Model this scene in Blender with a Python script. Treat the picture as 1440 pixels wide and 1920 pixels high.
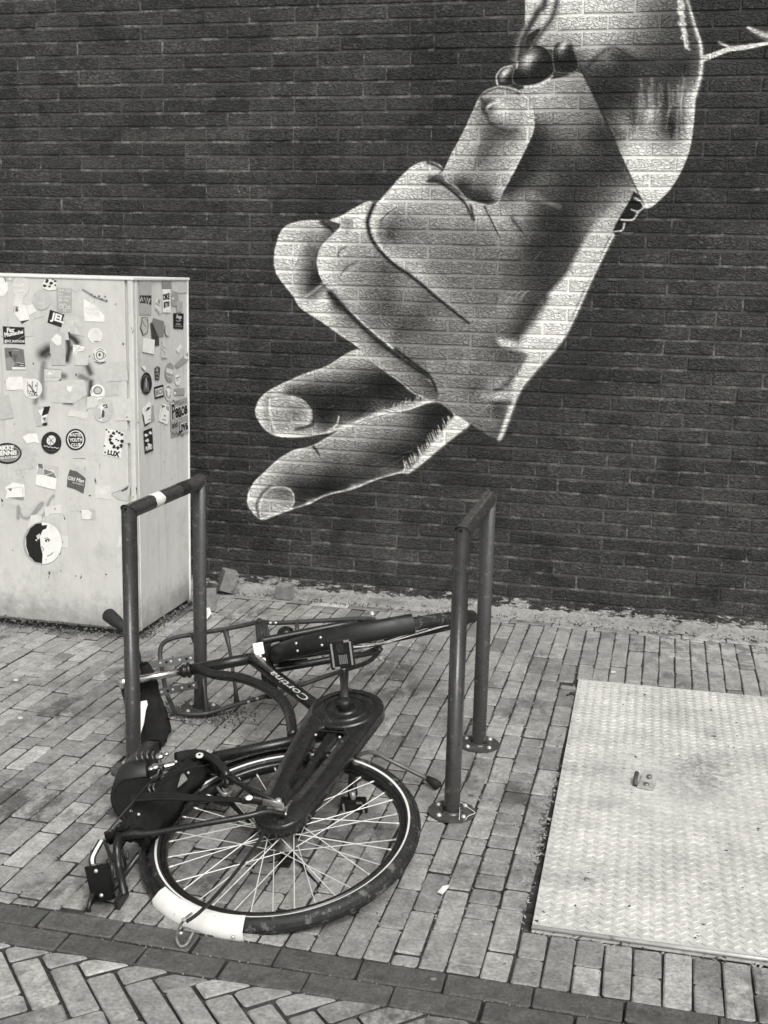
import bpy, bmesh, math, random
import numpy as np
from mathutils import Vector, Matrix
random.seed(7); rng = np.random.default_rng(7)
for o in list(bpy.data.objects): bpy.data.objects.remove(o)
scene = bpy.context.scene
COL = scene.collection

# ------------------------------------------------------------------ camera
FPX, PITCH, ROLL, YAW, CAMD, CAMH = 2211.007, 0.198528, 0.0246377, -0.2302501, 5.530078, 1.592653
cy, sy = math.cos(YAW), math.sin(YAW)
FW = np.array([sy*math.cos(PITCH), cy*math.cos(PITCH), -math.sin(PITCH)])
R0 = np.array([cy, -sy, 0.]); U0 = np.cross(R0, FW)
RT = math.cos(ROLL)*R0 + math.sin(ROLL)*U0
UP = -math.sin(ROLL)*R0 + math.cos(ROLL)*U0
CAM = np.array([0., -CAMD, CAMH])
cam = bpy.data.cameras.new('camera'); camo = bpy.data.objects.new('camera', cam); COL.objects.link(camo)
cam.sensor_fit = 'VERTICAL'; cam.sensor_height = 24.0; cam.lens = FPX/1920*24.0
cam.clip_start = 0.05; cam.clip_end = 500
camo.matrix_world = Matrix(((RT[0], UP[0], -FW[0], CAM[0]), (RT[1], UP[1], -FW[1], CAM[1]), (RT[2], UP[2], -FW[2], CAM[2]), (0, 0, 0, 1)))
scene.camera = camo

# ------------------------------------------------------------------ light (pale overcast day)
SUN_EL, SUN_AZ = math.radians(50), math.radians(145)     # azimuth clockwise from +y
world = bpy.data.worlds.new('World'); scene.world = world; world.use_nodes = True
nt = world.node_tree; nt.nodes.clear()
sky = nt.nodes.new('ShaderNodeTexSky'); sky.sky_type = 'NISHITA'; sky.sun_disc = False
sky.sun_elevation = SUN_EL; sky.sun_rotation = SUN_AZ; sky.dust_density = 4.0
bw = nt.nodes.new('ShaderNodeRGBToBW'); bg = nt.nodes.new('ShaderNodeBackground'); wo = nt.nodes.new('ShaderNodeOutputWorld')
nt.links.new(sky.outputs[0], bw.inputs[0]); nt.links.new(bw.outputs[0], bg.inputs[0]); nt.links.new(bg.outputs[0], wo.inputs[0])
bg.inputs[1].default_value = 0.13
sun = bpy.data.lights.new('sun', 'SUN'); suno = bpy.data.objects.new('sun', sun); COL.objects.link(suno)
sun.energy = 1.3; sun.angle = math.radians(30); sun.color = (1, .99, .965)
sd = Vector((math.sin(SUN_AZ)*math.cos(SUN_EL), math.cos(SUN_AZ)*math.cos(SUN_EL), math.sin(SUN_EL)))
suno.rotation_euler = sd.to_track_quat('Z', 'Y').to_euler(); suno.location = (0, -6, 8)
vs = scene.view_settings
vs.view_transform = 'Standard'; vs.look = 'None'; vs.gamma = 1; vs.exposure = 0.55
scene.cycles.use_denoising = True; scene.cycles.denoising_prefilter = 'ACCURATE'; scene.cycles.denoising_input_passes = 'RGB_ALBEDO_NORMAL'
scene.cycles.max_bounces = 4; scene.cycles.diffuse_bounces = 2; scene.cycles.glossy_bounces = 2
scene.cycles.use_adaptive_sampling = True; scene.cycles.adaptive_threshold = .03

# ------------------------------------------------------------------ pixel -> place helpers (photo pixels, 1440 x 1920)
def ray(px, py): return FW*FPX + RT*(px-720) - UP*(py-960)
def at(px, py, h=0.):
    d = ray(px, py); return CAM + d*((h-CAMH)/d[2])
def at_y(px, py, y):
    d = ray(px, py); return CAM + d*((y-CAM[1])/d[1])
def at_x(px, py, x):
    d = ray(px, py); return CAM + d*((x-CAM[0])/d[0])
def proj(P):
    d = np.asarray(P, float)-CAM; z = d@FW
    return 720+FPX*(d@RT)/z, 960-FPX*(d@UP)/z

# ------------------------------------------------------------------ object helpers
def lin(t):
    t = np.asarray(t, float)
    return np.where(t <= .04045, t/12.92, ((t+.055)/1.055)**2.4)
TINT = (1.0, .985, .93)
def col(t):
    v = float(lin(t)); return (v*TINT[0], v*TINT[1], v*TINT[2], 1)
def tag(o, label=None, cat=None, group=None, kind=None):
    if label: o['label'] = label
    if cat: o['category'] = cat
    if group: o['group'] = group
    if kind: o['kind'] = kind
    return o
def empty(name, loc, label=None, cat=None, group=None, kind=None):
    o = bpy.data.objects.new(name, None); COL.objects.link(o); o.location = loc; o.empty_display_size = .05
    return tag(o, label, cat, group, kind)
class MB:
    """collects shapes, then builds them as one mesh object"""
    def __init__(s): s.v = []; s.f = []; s.sm = []; s.mi = []; s.m = 0
    def add(s, V, F, smooth=False):
        n = len(s.v); s.v += [tuple(map(float, x)) for x in V]
        for f in F: s.f.append(tuple(i+n for i in f)); s.sm.append(smooth); s.mi.append(s.m)
        return s
    def box(s, c, size, R=None, ch=0):
        c = np.array(c, float); h = np.array(size, float)/2
        if ch <= 0:
            V = [np.array((x, y, z))*h for z in (-1, 1) for y in (-1, 1) for x in (-1, 1)]
            F = [(0, 2, 3, 1), (4, 5, 7, 6), (0, 1, 5, 4), (2, 6, 7, 3), (0, 4, 6, 2), (1, 3, 7, 5)]
        else:
            bm = bmesh.new(); bmesh.ops.create_cube(bm, size=2)
            for v in bm.verts: v.co = Vector((v.co.x*h[0], v.co.y*h[1], v.co.z*h[2]))
            bmesh.ops.bevel(bm, geom=bm.edges[:], offset=ch, segments=2, affect='EDGES', profile=.6)
            bm.verts.index_update(); V = [np.array(v.co) for v in bm.verts]; F = [tuple(v.index for v in f.verts) for f in bm.faces]; bm.free()
        if R is not None: V = [np.asarray(R)@v for v in V]
        return s.add([v+c for v in V], F)
    def tube(s, P, r, n=10, cap=True, closed=False, flat=None):
        P = [np.array(p, float) for p in P]; m = len(P)
        rs = r if hasattr(r, '__len__') else [r]*m
        T = []
        for i in range(m):
            a = P[(i-1) % m] if (closed or i > 0) else P[0]; b = P[(i+1) % m] if (closed or i < m-1) else P[-1]
            t = b-a; T.append(t/(np.linalg.norm(t)+1e-12))
        ref = np.array((0, 0, 1.)) if abs(T[0][2]) < .9 else np.array((1., 0, 0))
        if flat is not None: ref = np.array(flat[0], float)
        u = np.cross(T[0], ref); u /= np.linalg.norm(u)+1e-12
        V = []; F = []
        for i in range(m):
            u = u - T[i]*(u@T[i]); u /= np.linalg.norm(u)+1e-12; w = np.cross(T[i], u)
            for k in range(n):
                a = 2*math.pi*k/n; ca, sa = math.cos(a), math.sin(a)
                if flat is not None: V.append(P[i]+u*ca*flat[1]*rs[i]+w*sa*flat[2]*rs[i])
                else: V.append(P[i]+(u*ca+w*sa)*rs[i])
        for i in range(m if closed else m-1):
            j = (i+1) % m
            for k in range(n): F.append((i*n+k, i*n+(k+1) % n, j*n+(k+1) % n, j*n+k))
        if cap and not closed: F += [tuple(range(n-1, -1, -1)), tuple((m-1)*n+k for k in range(n))]
        return s.add(V, F, True)
    def lathe(s, c, axis, prof, n=24, a0=0, a1=2*math.pi, closedprof=False):
        """prof: (radius, height along axis)"""
        c = np.array(c, float); ax = np.array(axis, float); ax /= np.linalg.norm(ax)
        ref = np.array((0, 0, 1.)) if abs(ax[2]) < .9 else np.array((1., 0, 0))
        if hasattr(s, 'ref') and s.ref is not None: ref = np.array(s.ref, float)
        u = ref-ax*(ref@ax); u /= np.linalg.norm(u); w = np.cross(ax, u)
        full = abs(a1-a0-2*math.pi) < 1e-6; m = n if full else n+1; k = len(prof); V = []; F = []
        for i in range(m):
            a = a0+(a1-a0)*i/n
            for r, h in prof: V.append(c+ax*h+(u*math.cos(a)+w*math.sin(a))*r)
        for i in range(n):
            j = (i+1) % m
            for t in range(k if closedprof else k-1):
                t2 = (t+1) % k; F.append((i*k+t, j*k+t, j*k+t2, i*k+t2))
        return s.add(V, F, True)
    def ball(s, c, r, n=12, sc=(1, 1, 1)):
        V = []; F = []
        for i in range(n+1):
            th = math.pi*i/n
            for k in range(2*n):
                ph = math.pi*k/n; V.append(np.array(c)+np.array((math.sin(th)*math.cos(ph)*sc[0], math.sin(th)*math.sin(ph)*sc[1], math.cos(th)*sc[2]))*r)
        for i in range(n):
            for k in range(2*n): F.append((i*2*n+k, (i+1)*2*n+k, (i+1)*2*n+(k+1) % (2*n), i*2*n+(k+1) % (2*n)))
        return s.add(V, F, True)
    def sheet(s, P, nrm, t):
        """flat outline given thickness t along nrm"""
        P = [np.array(p, float) for p in P]; nrm = np.array(nrm, float); n = len(P)
        return s.add([p for p in P]+[p+nrm*t for p in P], [tuple(range(n-1, -1, -1)), tuple(range(n, 2*n))]+[(i, (i+1) % n, n+(i+1) % n, n+i) for i in range(n)])
    def mesh(s, name, off=(0, 0, 0)):
        me = bpy.data.meshes.new(name); o = np.array(off, float)
        me.from_pydata([tuple(np.array(v)-o) for v in s.v], [], s.f)
        me.polygons.foreach_set('use_smooth', s.sm); me.polygons.foreach_set('material_index', s.mi); me.update(); return me
    def build(s, name, mats, parent=None, off=(0, 0, 0), **kw):
        me = s.mesh(name, off)
        for m in (mats if isinstance(mats, (list, tuple)) else [mats]): me.materials.append(m)
        return link(name, me, parent, **kw)
def link(name, me, parent=None, **kw):
    o = bpy.data.objects.new(name, me); COL.objects.link(o)
    if parent is not None: o.parent = parent
    tag(o, **kw); return o
def catmull(P, k=6, closed=False):
    P = [np.array(p, float) for p in P]; n = len(P); out = []
    for i in range(n if closed else n-1):
        if closed: a, b, c, d = P[(i-1) % n], P[i], P[(i+1) % n], P[(i+2) % n]
        else: a, b, c, d = P[max(i-1, 0)], P[i], P[i+1], P[min(i+2, n-1)]
        for j in range(k):
            t = j/k; out.append(.5*((2*b)+(c-a)*t+(2*a-5*b+4*c-d)*t*t+(3*b-3*c+d-a)*t**3))
    if not closed: out.append(P[-1])
    return out
def rotm(k, a):
    k = np.array(k, float); k /= np.linalg.norm(k); K = np.array([[0, -k[2], k[1]], [k[2], 0, -k[0]], [-k[1], k[0], 0]])
    return np.eye(3)+math.sin(a)*K+(1-math.cos(a))*K@K

# ------------------------------------------------------------------ materials
class NT:
    def __init__(s, name):
        s.mat = bpy.data.materials.new(name); s.mat.use_nodes = True; s.t = s.mat.node_tree; s.t.nodes.clear()
        s.out = s.t.nodes.new('ShaderNodeOutputMaterial'); s.b = s.t.nodes.new('ShaderNodeBsdfPrincipled'); s.l(s.b.outputs[0], s.out.inputs[0])
    def n(s, ty, **kw):
        x = s.t.nodes.new('ShaderNode'+ty)
        for k, v in kw.items(): setattr(x, k, v)
        return x
    def l(s, a, b): s.t.links.new(a, b)
    def put(s, sock, v):
        if isinstance(v, (int, float)): sock.default_value = v
        elif isinstance(v, tuple): sock.default_value = v
        else: s.l(v, sock)
    def math(s, op, a, b=None, clamp=False):
        x = s.n('Math', operation=op, use_clamp=clamp); s.put(x.inputs[0], a)
        if b is not None: s.put(x.inputs[1], b)
        return x.outputs[0]
    def pos(s): return s.n('NewGeometry').outputs['Position']
    def scaled(s, vec, sc):
        x = s.n('Mapping'); s.l(vec, x.inputs['Vector']); x.inputs['Scale'].default_value = sc; return x.outputs[0]
    def noise(s, vec, scale, detail=4, rough=.6, dist=0.):
        x = s.n('TexNoise'); s.l(vec, x.inputs['Vector']); x.inputs['Scale'].default_value = scale; x.inputs['Detail'].default_value = detail
        x.inputs['Roughness'].default_value = rough; x.inputs['Distortion'].default_value = dist; return x.outputs[0]
    def ramp(s, v, a, b, c=0., d=1.):
        x = s.n('MapRange'); x.interpolation_type = 'SMOOTHSTEP'; s.put(x.inputs[0], v)
        for i, q in enumerate((a, b, c, d)): s.put(x.inputs[i+1], q)
        return x.outputs[0]
    def lerp(s, v, a, b, c=0., d=1.):
        x = s.n('MapRange'); s.put(x.inputs[0], v)
        for i, q in enumerate((a, b, c, d)): s.put(x.inputs[i+1], q)
        return x.outputs[0]
    def mixv(s, f, a, b):
        x = s.n('Mix', data_type='FLOAT'); s.put(x.inputs[0], f); s.put(x.inputs[2], a); s.put(x.inputs[3], b); return x.outputs[0]
    def grey(s, v):
        """value (linear albedo) -> faintly warm grey"""
        x = s.n('CombineColor'); 
        for i in range(3): s.l(s.math('MULTIPLY', v, TINT[i]), x.inputs[i])
        return x.outputs[0]
    def bump(s, h, dist, strength=1.):
        x = s.n('Bump'); x.inputs['Distance'].default_value = dist; x.inputs['Strength'].default_value = strength; s.l(h, x.inputs['Height']); s.l(x.outputs[0], s.b.inputs['Normal'])
    def fin(s, v, rough=.6, metal=0., spec=.5):
        if v is not None: s.l(s.grey(v), s.b.inputs['Base Color'])
        s.put(s.b.inputs['Roughness'], rough); s.b.inputs['Metallic'].default_value = metal; s.b.inputs['Specular IOR Level'].default_value = spec
        return s.mat
MC = {}
def mat(name, tone, rough=.5, metal=0., var=.2, scale=25, bump=0., bscale=120, spec=.5, dirt=0., dtone=.5, dscale=14):
    if name in MC: return MC[name]
    m = NT(name); p = m.pos(); L = float(lin(tone))
    n1 = m.noise(p, scale, 5); v = m.lerp(n1, .25, .75, L*(1-var), L*(1+var))
    if dirt > 0:
        d = m.ramp(m.noise(p, dscale, 6, .7), .62-dirt*.3, .75-dirt*.2); v = m.mixv(d, v, float(lin(dtone)))
    r = m.lerp(m.noise(p, scale*1.7, 3), .3, .7, max(.05, rough-.1), min(1, rough+.1))
    if bump > 0: m.bump(m.noise(p, bscale, 5, .65), bump)
    MC[name] = m.fin(v, r, metal, spec); return MC[name]

BLACK = mat('black_paint', .135, .28, var=.3, dirt=.12, dtone=.26, dscale=60, spec=.45)
RUBBER = mat('rubber', .155, .75, var=.25, bump=.0006, bscale=400, dirt=.25, dtone=.33, dscale=90)
PLASTIC = mat('black_plastic', .14, .42, var=.3, bump=.0004, bscale=250, dirt=.15, dtone=.22, dscale=50, spec=.4)
CLOTH = mat('black_cloth', .135, .95, var=.35, bump=.002, bscale=120, spec=.15)
CHROME = mat('chrome', .86, .22, metal=1., var=.08)
SPOKE = mat('spoke_steel', .9, .35, metal=.25, var=.05)
WHITEPL = mat('white_plastic', .9, .35, var=.06, dirt=.1, dtone=.6, dscale=40)
STRIPE = mat('reflective_stripe', .88, .5, var=.08)
RACK = mat('rack_paint', .215, .3, var=.15, scale=12, bump=.0005, bscale=70, dirt=.16, dtone=.4, dscale=45, spec=.55)
GALV = mat('zinc_bolt', .82, .35, metal=.6, var=.15)
LAMP = mat('lamp_black', .1, .12, var=.2)
CARR = mat('carrier_paint', .22, .45, var=.2, dirt=.15, dtone=.4, dscale=60)

# ------------------------------------------------------------------ airbrush: paints flat print (the mural) into a grey map laid out in wall metres
class Canvas:
    def __init__(s, u0, u1, v0, v1, res, topx):
        s.u0, s.u1, s.v0, s.v1 = u0, u1, v0, v1
        s.W = int((u1-u0)/res); s.H = int((v1-v0)/res)
        U, V = np.meshgrid(u0+(np.arange(s.W)+.5)*res, v0+(np.arange(s.H)+.5)*res)
        s.X, s.Y = topx(U, V)
        r = np.random.default_rng(3)
        s.X = s.X + .9*(r.random(s.X.shape)-.5); s.Y = s.Y + .9*(r.random(s.X.shape)-.5)
        s.gam = s.gain = 1.; s.G = np.zeros((s.H, s.W)); s.A = np.zeros((s.H, s.W))
    def win(s, P, pad):
        P = np.array(P); m = (s.X > P[:, 0].min()-pad) & (s.X < P[:, 0].max()+pad) & (s.Y > P[:, 1].min()-pad) & (s.Y < P[:, 1].max()+pad)
        r = np.where(m.any(1))[0]; c = np.where(m.any(0))[0]
        if len(r) == 0 or len(c) == 0: return None
        return slice(r[0], r[-1]+1), slice(c[0], c[-1]+1)
    @staticmethod
    def dist(x, y, P, closed):
        d = np.full(x.shape, 1e9); t = np.zeros(x.shape); n = len(P); m = n if closed else n-1
        for i in range(m):
            a = P[i]; b = P[(i+1) % n]; e = b-a; L = e@e+1e-9
            k = np.clip(((x-a[0])*e[0]+(y-a[1])*e[1])/L, 0, 1); q = (x-a[0]-k*e[0])**2+(y-a[1]-k*e[1])**2
            w = q < d; d = np.where(w, q, d); t = np.where(w, (i+k)/m, t)
        return np.sqrt(d), t
    @staticmethod
    def inside(x, y, P):
        c = np.zeros(x.shape, bool); n = len(P); j = n-1
        for i in range(n):
            a, b = P[i], P[j]
            if a[1] != b[1]: c ^= ((a[1] > y) != (b[1] > y)) & (x < (b[0]-a[0])*(y-a[1])/(b[1]-a[1])+a[0])
            j = i
        return c
    def cover(s, P, feather, w):
        x, y = s.X[w], s.Y[w]; d, _ = s.dist(x, y, P, True); sd = np.where(s.inside(x, y, P), d, -d)
        return np.clip(sd/feather*.5+.5, 0, 1)
    def fill(s, P, ctrl, feather=1.2, smooth=True, op=1., edge=None):
        """outline P, tone control points ctrl [(x, y, tone)], edge = (tone, width): airbrushed rim inside the outline"""
        P = np.array(catmull(P, 5, True) if smooth else P, float); w = s.win(P, feather+2)
        if w is None: return
        c = s.cover(P, feather, w)*op; x, y = s.X[w], s.Y[w]
        if isinstance(ctrl, (int, float)): g = np.full(x.shape, float(ctrl))
        else:
            C = np.array(ctrl, float); n = len(C)
            D = np.hypot(C[:, None, 0]-C[None, :, 0], C[:, None, 1]-C[None, :, 1]); D = np.sqrt(D*D+64)
            K = np.zeros((n+1, n+1)); K[:n, :n] = -D-np.eye(n)*1.5; K[n, :n] = K[:n, n] = 1
            sol = np.linalg.solve(K, np.r_[C[:, 2], 0]); g = np.full(x.shape, sol[n])
            for i in range(n): g -= sol[i]*np.sqrt((x-C[i, 0])**2+(y-C[i, 1])**2+64)
            g = np.clip(g, max(.05, C[:, 2].min()-.04), min(.95, C[:, 2].max()+.04))
        if edge:
            d, _ = s.dist(x, y, P, True); k = np.exp(-(d/edge[1])**2)*(edge[2] if len(edge) > 2 else 1); g = g*(1-k)+edge[0]*k
        s.G[w] = s.G[w]*(1-c)+g*c; s.A[w] = np.maximum(s.A[w], c)
    def stroke(s, P, tone, w0, w1=None, op=1., clip=None, soft=True, mask=True, smooth=True):
        P = np.array(catmull(P, 6) if smooth and len(P) > 2 else P, float); w1 = w0 if w1 is None else w1
        w = s.win(P, 3*max(w0, w1)+2)
        if w is None: return
        x, y = s.X[w], s.Y[w]; d, t = s.dist(x, y, P, False); ww = w0+(w1-w0)*t
        k = (np.exp(-(d/ww)**2) if soft else np.clip((ww-d)/1.4+.5, 0, 1))*op
        if clip is not None: k = k*s.cover(np.array(catmull(clip, 5, True)), 1.2, w)
        s.G[w] = s.G[w]*(1-k)+tone*k
        if mask: s.A[w] = np.maximum(s.A[w], k)
    def image(s, name):
        im = bpy.data.images.new(name, s.W, s.H, alpha=True, float_buffer=True); im.colorspace_settings.name = 'Non-Color'
        L = np.minimum(lin(s.G**s.gam)*s.gain, .92); buf = np.stack([L, L, L, s.A], -1).astype(np.float32); im.alpha_mode = 'CHANNEL_PACKED'
        im.pixels.foreach_set(buf.ravel()); im.update(); im.pack(); return im

def wall_px(U, V):
    dx, dy, dz = U-CAM[0], -CAM[1], V-CAM[2]
    z = dx*FW[0]+dy*FW[1]+dz*FW[2]
    return 720+FPX*(dx*RT[0]+dy*RT[1]+dz*RT[2])/z, 960-FPX*(dx*UP[0]+dy*UP[1]+dz*UP[2])/z
MX0, MX1, MZ0, MZ1 = -2.05, .66, .3, 3.35
cv = Canvas(MX0, MX1, MZ0, MZ1, .0022, wall_px)
def c1(*L): return [(840+x/2.4, y/2.4)+tuple(r) for x, y, *r in L]
def c2(*L): return [(480+x/2.4828, 280+y/2.4828)+tuple(r) for x, y, *r in L]
def c3(*L): return [(440+x/2.3226, 600+y/2.3226)+tuple(r) for x, y, *r in L]
# dark airbrushed ground close around the hand
for P, wd in (([(700, 500), (800, 640), (860, 720)], 190), ([(1010, 200), (1000, 420), (960, 640)], 190), ([(560, 760), (640, 860)], 130), ([(1180, 60), (1240, 220), (1200, 330)], 130), ([(1390, 20), (1400, 90)], 60)):
    cv.stroke(P, .205, wd, op=.75)
cv.fill([(1285, -330), (1312, 40), (1320, 104), (1365, 92), (1440, 82), (1520, 66), (1520, -330)], .15, feather=10, op=.8, smooth=False)
# two stretched fingers
H2 = c3((500, 460), (430, 495), (340, 545), (260, 565), (190, 605), (130, 660), (80, 710), (55, 770), (65, 820), (118, 870), (190, 845), (250, 825), (330, 800), (400, 765), (520, 735), (620, 695), (730, 665), (760, 665), (830, 615), (900, 555), (980, 490), (1025, 450), (970, 415), (880, 350), (700, 400))
cv.fill(H2, c3((75, 770, .9), (110, 700, .85), (90, 840, .88), (180, 640, .78), (260, 600, .72), (340, 570, .66), (420, 520, .66), (220, 690, .4), (300, 660, .42), (360, 640, .42), (290, 740, .12), (340, 780, .12), (400, 700, .1), (470, 690, .15), (440, 620, .34), (520, 580, .42), (560, 500, .6), (640, 470, .55), (600, 640, .22), (600, 560, .3), (700, 520, .3), (720, 440, .5), (700, 600, .12), (760, 560, .12), (820, 440, .14), (880, 400, .08), (860, 500, .1), (920, 440, .1), (790, 500, .2), (680, 660, .3)), edge=(.9, 3))
for a, b in (((330, 800), (520, 735)), ((520, 735), (735, 662))): cv.stroke(c3(a, ((a[0]+b[0])/2, (a[1]+b[1])/2+6), b), .93, 7, 4, clip=H2)
cv.fill(c3((742, 668), (770, 640), (830, 570), (900, 490), (965, 415), (1022, 452), (980, 492), (900, 557), (830, 617), (765, 665)), .94, feather=3)
for i in range(46):
    t = i/45; a = np.array((750, 655))*(1-t)+np.array((965, 425))*t; a += rng.normal(0, 6, 2); L = rng.uniform(14, 44)
    cv.stroke(c3(tuple(a), (a[0]-L*.35, a[1]-L)), .88, 1.6, .5, op=.8)
cv.stroke(c3((735, 665), (742, 640), (748, 612)), .9, 2, .8); cv.stroke(c3((345, 552), (362, 575), (372, 590)), .12, 3, 1)
cv.fill(c3((115, 800), (125, 765), (160, 732), (210, 724), (250, 742), (262, 780), (240, 822), (118, 868)), c3((140, 790, .7), (170, 750, .5), (210, 760, .42), (240, 780, .5), (160, 830, .72), (200, 810, .7), (225, 800, .62)), edge=(.9, 2.2))
cv.stroke(c3((105, 855), (98, 800), (118, 760), (155, 722)), .2, 3, op=.7); cv.stroke(c3((118, 866), (190, 842), (250, 822)), .95, 2.5)
H1 = c3((550, 128), (480, 150), (400, 200), (300, 235), (190, 285), (130, 320), (95, 370), (95, 420), (130, 475), (180, 505), (260, 512), (370, 500), (470, 475), (560, 440), (660, 410), (760, 390), (830, 365), (872, 345), (790, 318), (720, 262), (620, 190))
cv.fill(H1, c3((110, 390, .9), (140, 340, .86), (200, 300, .8), (300, 250, .72), (390, 215, .72), (480, 165, .78), (550, 145, .8), (150, 460, .88), (230, 505, .88), (350, 495, .7), (240, 315, .35), (330, 290, .3), (420, 260, .4), (500, 210, .55), (590, 190, .5), (370, 360, .1), (380, 430, .13), (460, 330, .1), (560, 300, .12), (560, 230, .3), (640, 240, .12), (660, 330, .1), (560, 400, .15), (640, 380, .3), (740, 300, .1), (740, 360, .2), (800, 340, .15), (470, 450, .35), (420, 470, .3)), edge=(.92, 3))
cv.stroke(c3((420, 490), (560, 438), (660, 405), (770, 385), (868, 347)), .94, 7, 5, clip=H1)
for i in range(50):
    t = i/49; a = np.array((540, 440))*(1-t)+np.array((862, 345))*t; a[1] += -14*math.sin(t*3.1)+10; L = rng.uniform(10, 40)*(.4+t)
    cv.stroke(c3(tuple(a), (a[0]+L*.3, a[1]-L)), .88, 1.5, .5, op=.8)
cv.stroke(c3((455, 420), (445, 455), (410, 488)), .88, 1.2, 2.5)
N1 = c3((152, 350), (200, 335), (260, 332), (310, 355), (340, 400), (333, 450), (270, 468), (195, 490), (165, 450), (152, 400))
cv.stroke(c3((150, 330), (140, 400), (165, 485)), .45, 7, op=.5); cv.fill(N1, c3((175, 400, .75), (190, 450, .7), (220, 370, .66), (270, 400, .5), (300, 370, .62), (320, 420, .75), (260, 350, .7), (240, 450, .66), (300, 440, .7)), edge=(.9, 1.8))
cv.stroke(c3((318, 350), (345, 400), (336, 455), (270, 474)), .15, 4, op=.8); cv.stroke(c3((155, 345), (160, 420), (180, 490)), .92, 2.2)
# palm, wrist and heel of the hand
PALM = [(1000, 158), (1050, 146), (1094, 140), (1132, 215), (1170, 300), (1196, 352), (1165, 408), (1140, 450), (1118, 500), (1090, 556), (1060, 626), (1025, 672), (991, 708), (974, 729), (963, 764), (952, 798), (935, 825), (881, 794), (858, 779), (817, 749), (780, 720), (740, 640), (730, 500), (760, 380), (830, 320), (930, 200)]
pal = c1((420, 470, .72), (480, 440, .66), (550, 480, .55), (600, 420, .5), (640, 560, .34), (480, 600, .38), (600, 680, .28), (680, 600, .12), (720, 680, .1), (400, 640, .2), (380, 740, .1), (300, 850, .3), (320, 890, .58), (380, 870, .35), (430, 790, .3), (520, 760, .2), (560, 850, .12), (650, 800, .08), (740, 760, .12), (790, 800, .3), (820, 870, .6), (480, 930, .14), (430, 1050, .12), (560, 1000, .1), (590, 1090, .25), (640, 1010, .42), (720, 930, .45), (700, 1050, .78), (760, 960, .7), (800, 900, .66), (350, 390, .7))
pal += c2((1040, 280, .78), (1120, 300, .72), (1060, 400, .44), (1200, 310, .6), (1250, 300, .5), (1150, 420, .52), (1330, 330, .1), (1330, 250, .25), (1300, 450, .14), (1250, 550, .24), (1000, 550, .46), (900, 480, .46), (1100, 650, .36), (1330, 600, .1), (1380, 520, .1), (1150, 740, .52), (1200, 700, .4), (1260, 760, .22), (1000, 740, .45), (1240, 830, .2), (1050, 780, .5))
pal += c3((700, 60, .4), (850, 100, .42), (950, 120, .46), (1000, 200, .52), (1100, 200, .42), (1150, 150, .3), (1130, 60, .4), (1050, 290, .34), (900, 250, .46), (960, 330, .5), (1050, 370, .46), (1150, 340, .62), (1150, 378, .3), (1180, 400, .3), (1120, 440, .4), (1050, 430, .42), (1150, 500, .3), (1000, 400, .46), (880, 330, .5))
cv.fill(PALM, [(x, y, max(t, .165)) for x, y, t in pal])
BAND = [(1196, 352), (1165, 408), (1140, 450), (1118, 500), (1090, 556), (1060, 626), (1025, 672), (991, 708), (974, 729), (963, 764), (952, 798), (935, 825), (950, 780), (955, 748), (965, 699), (983, 663), (943, 650), (933, 634), (965, 634), (995, 598), (1018, 562), (1060, 516), (1085, 470), (1108, 432), (1135, 400), (1165, 380)]
cv.fill(BAND, [(1180, 372, .62), (1150, 410, .72), (1120, 450, .82), (1100, 480, .86), (1075, 530, .9), (1040, 590, .92), (1000, 640, .92), (950, 640, .9), (990, 690, .88), (965, 740, .84), (945, 805, .7)], feather=5)
cv.stroke([(1192, 360), (1150, 440), (1110, 520), (1060, 626), (1000, 698), (970, 740), (937, 823)], .95, 4)
cv.stroke([(1022, 560), (997, 600), (968, 634)], .1, 9, op=.7)
cv.stroke([(985, 668), (965, 702), (940, 728), (905, 741)], .2, 5, op=.6); cv.stroke([(905, 741), (935, 742), (958, 744)], .78, 5, op=.8); cv.stroke([(925, 755), (957, 755)], .14, 4, op=.7)
for i in range(6): cv.stroke(c2((1030+i*40, 760-i*12), (1080+i*34, 700-i*6), (1120+i*30, 660)), .62, 3, 1, op=.6)
cv.stroke(c2((1065, 268), (1100, 340), (1135, 410)), .12, 2.5, 1.2); cv.stroke(c2((1190, 320), (1250, 400)), .15, 4, 1.5, op=.7); cv.stroke(c2((1075, 272), (1108, 340), (1140, 405)), .8, 3, 1.5, op=.5)
cv.stroke(c1((230, 915), (330, 870), (420, 900), (500, 930)), .62, 9, 4, op=.5)
# ring finger (left, behind)
E3 = c2((345, 328), (280, 330), (220, 332), (150, 350), (115, 385), (95, 440), (85, 500), (92, 570), (130, 630), (170, 680), (210, 740), (300, 800), (400, 870), (480, 925)) + c3((620, 190), (720, 260), (800, 320), (860, 348), (885, 310), (780, 200)) + c2((600, 800), (420, 560), (420, 400), (400, 350))
cv.fill(E3, c2((150, 380, .85), (120, 440, .9), (110, 520, .88), (140, 610, .88), (180, 680, .85), (220, 350, .8), (300, 350, .7), (200, 420, .75), (180, 500, .8), (190, 580, .7), (250, 400, .6), (250, 470, .42), (240, 540, .4), (230, 620, .4), (280, 450, .42), (280, 540, .2), (270, 600, .14), (310, 610, .12), (260, 670, .3), (330, 690, .85), (260, 730, .9), (330, 780, .85), (390, 760, .5), (420, 800, .5), (380, 720, .3), (480, 880, .6), (550, 900, .4), (460, 810, .45), (350, 370, .3), (340, 350, .35))+c3((560, 120, .66), (640, 170, .6), (700, 220, .55), (640, 120, .35), (760, 270, .5), (820, 320, .42), (840, 290, .3)))
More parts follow.
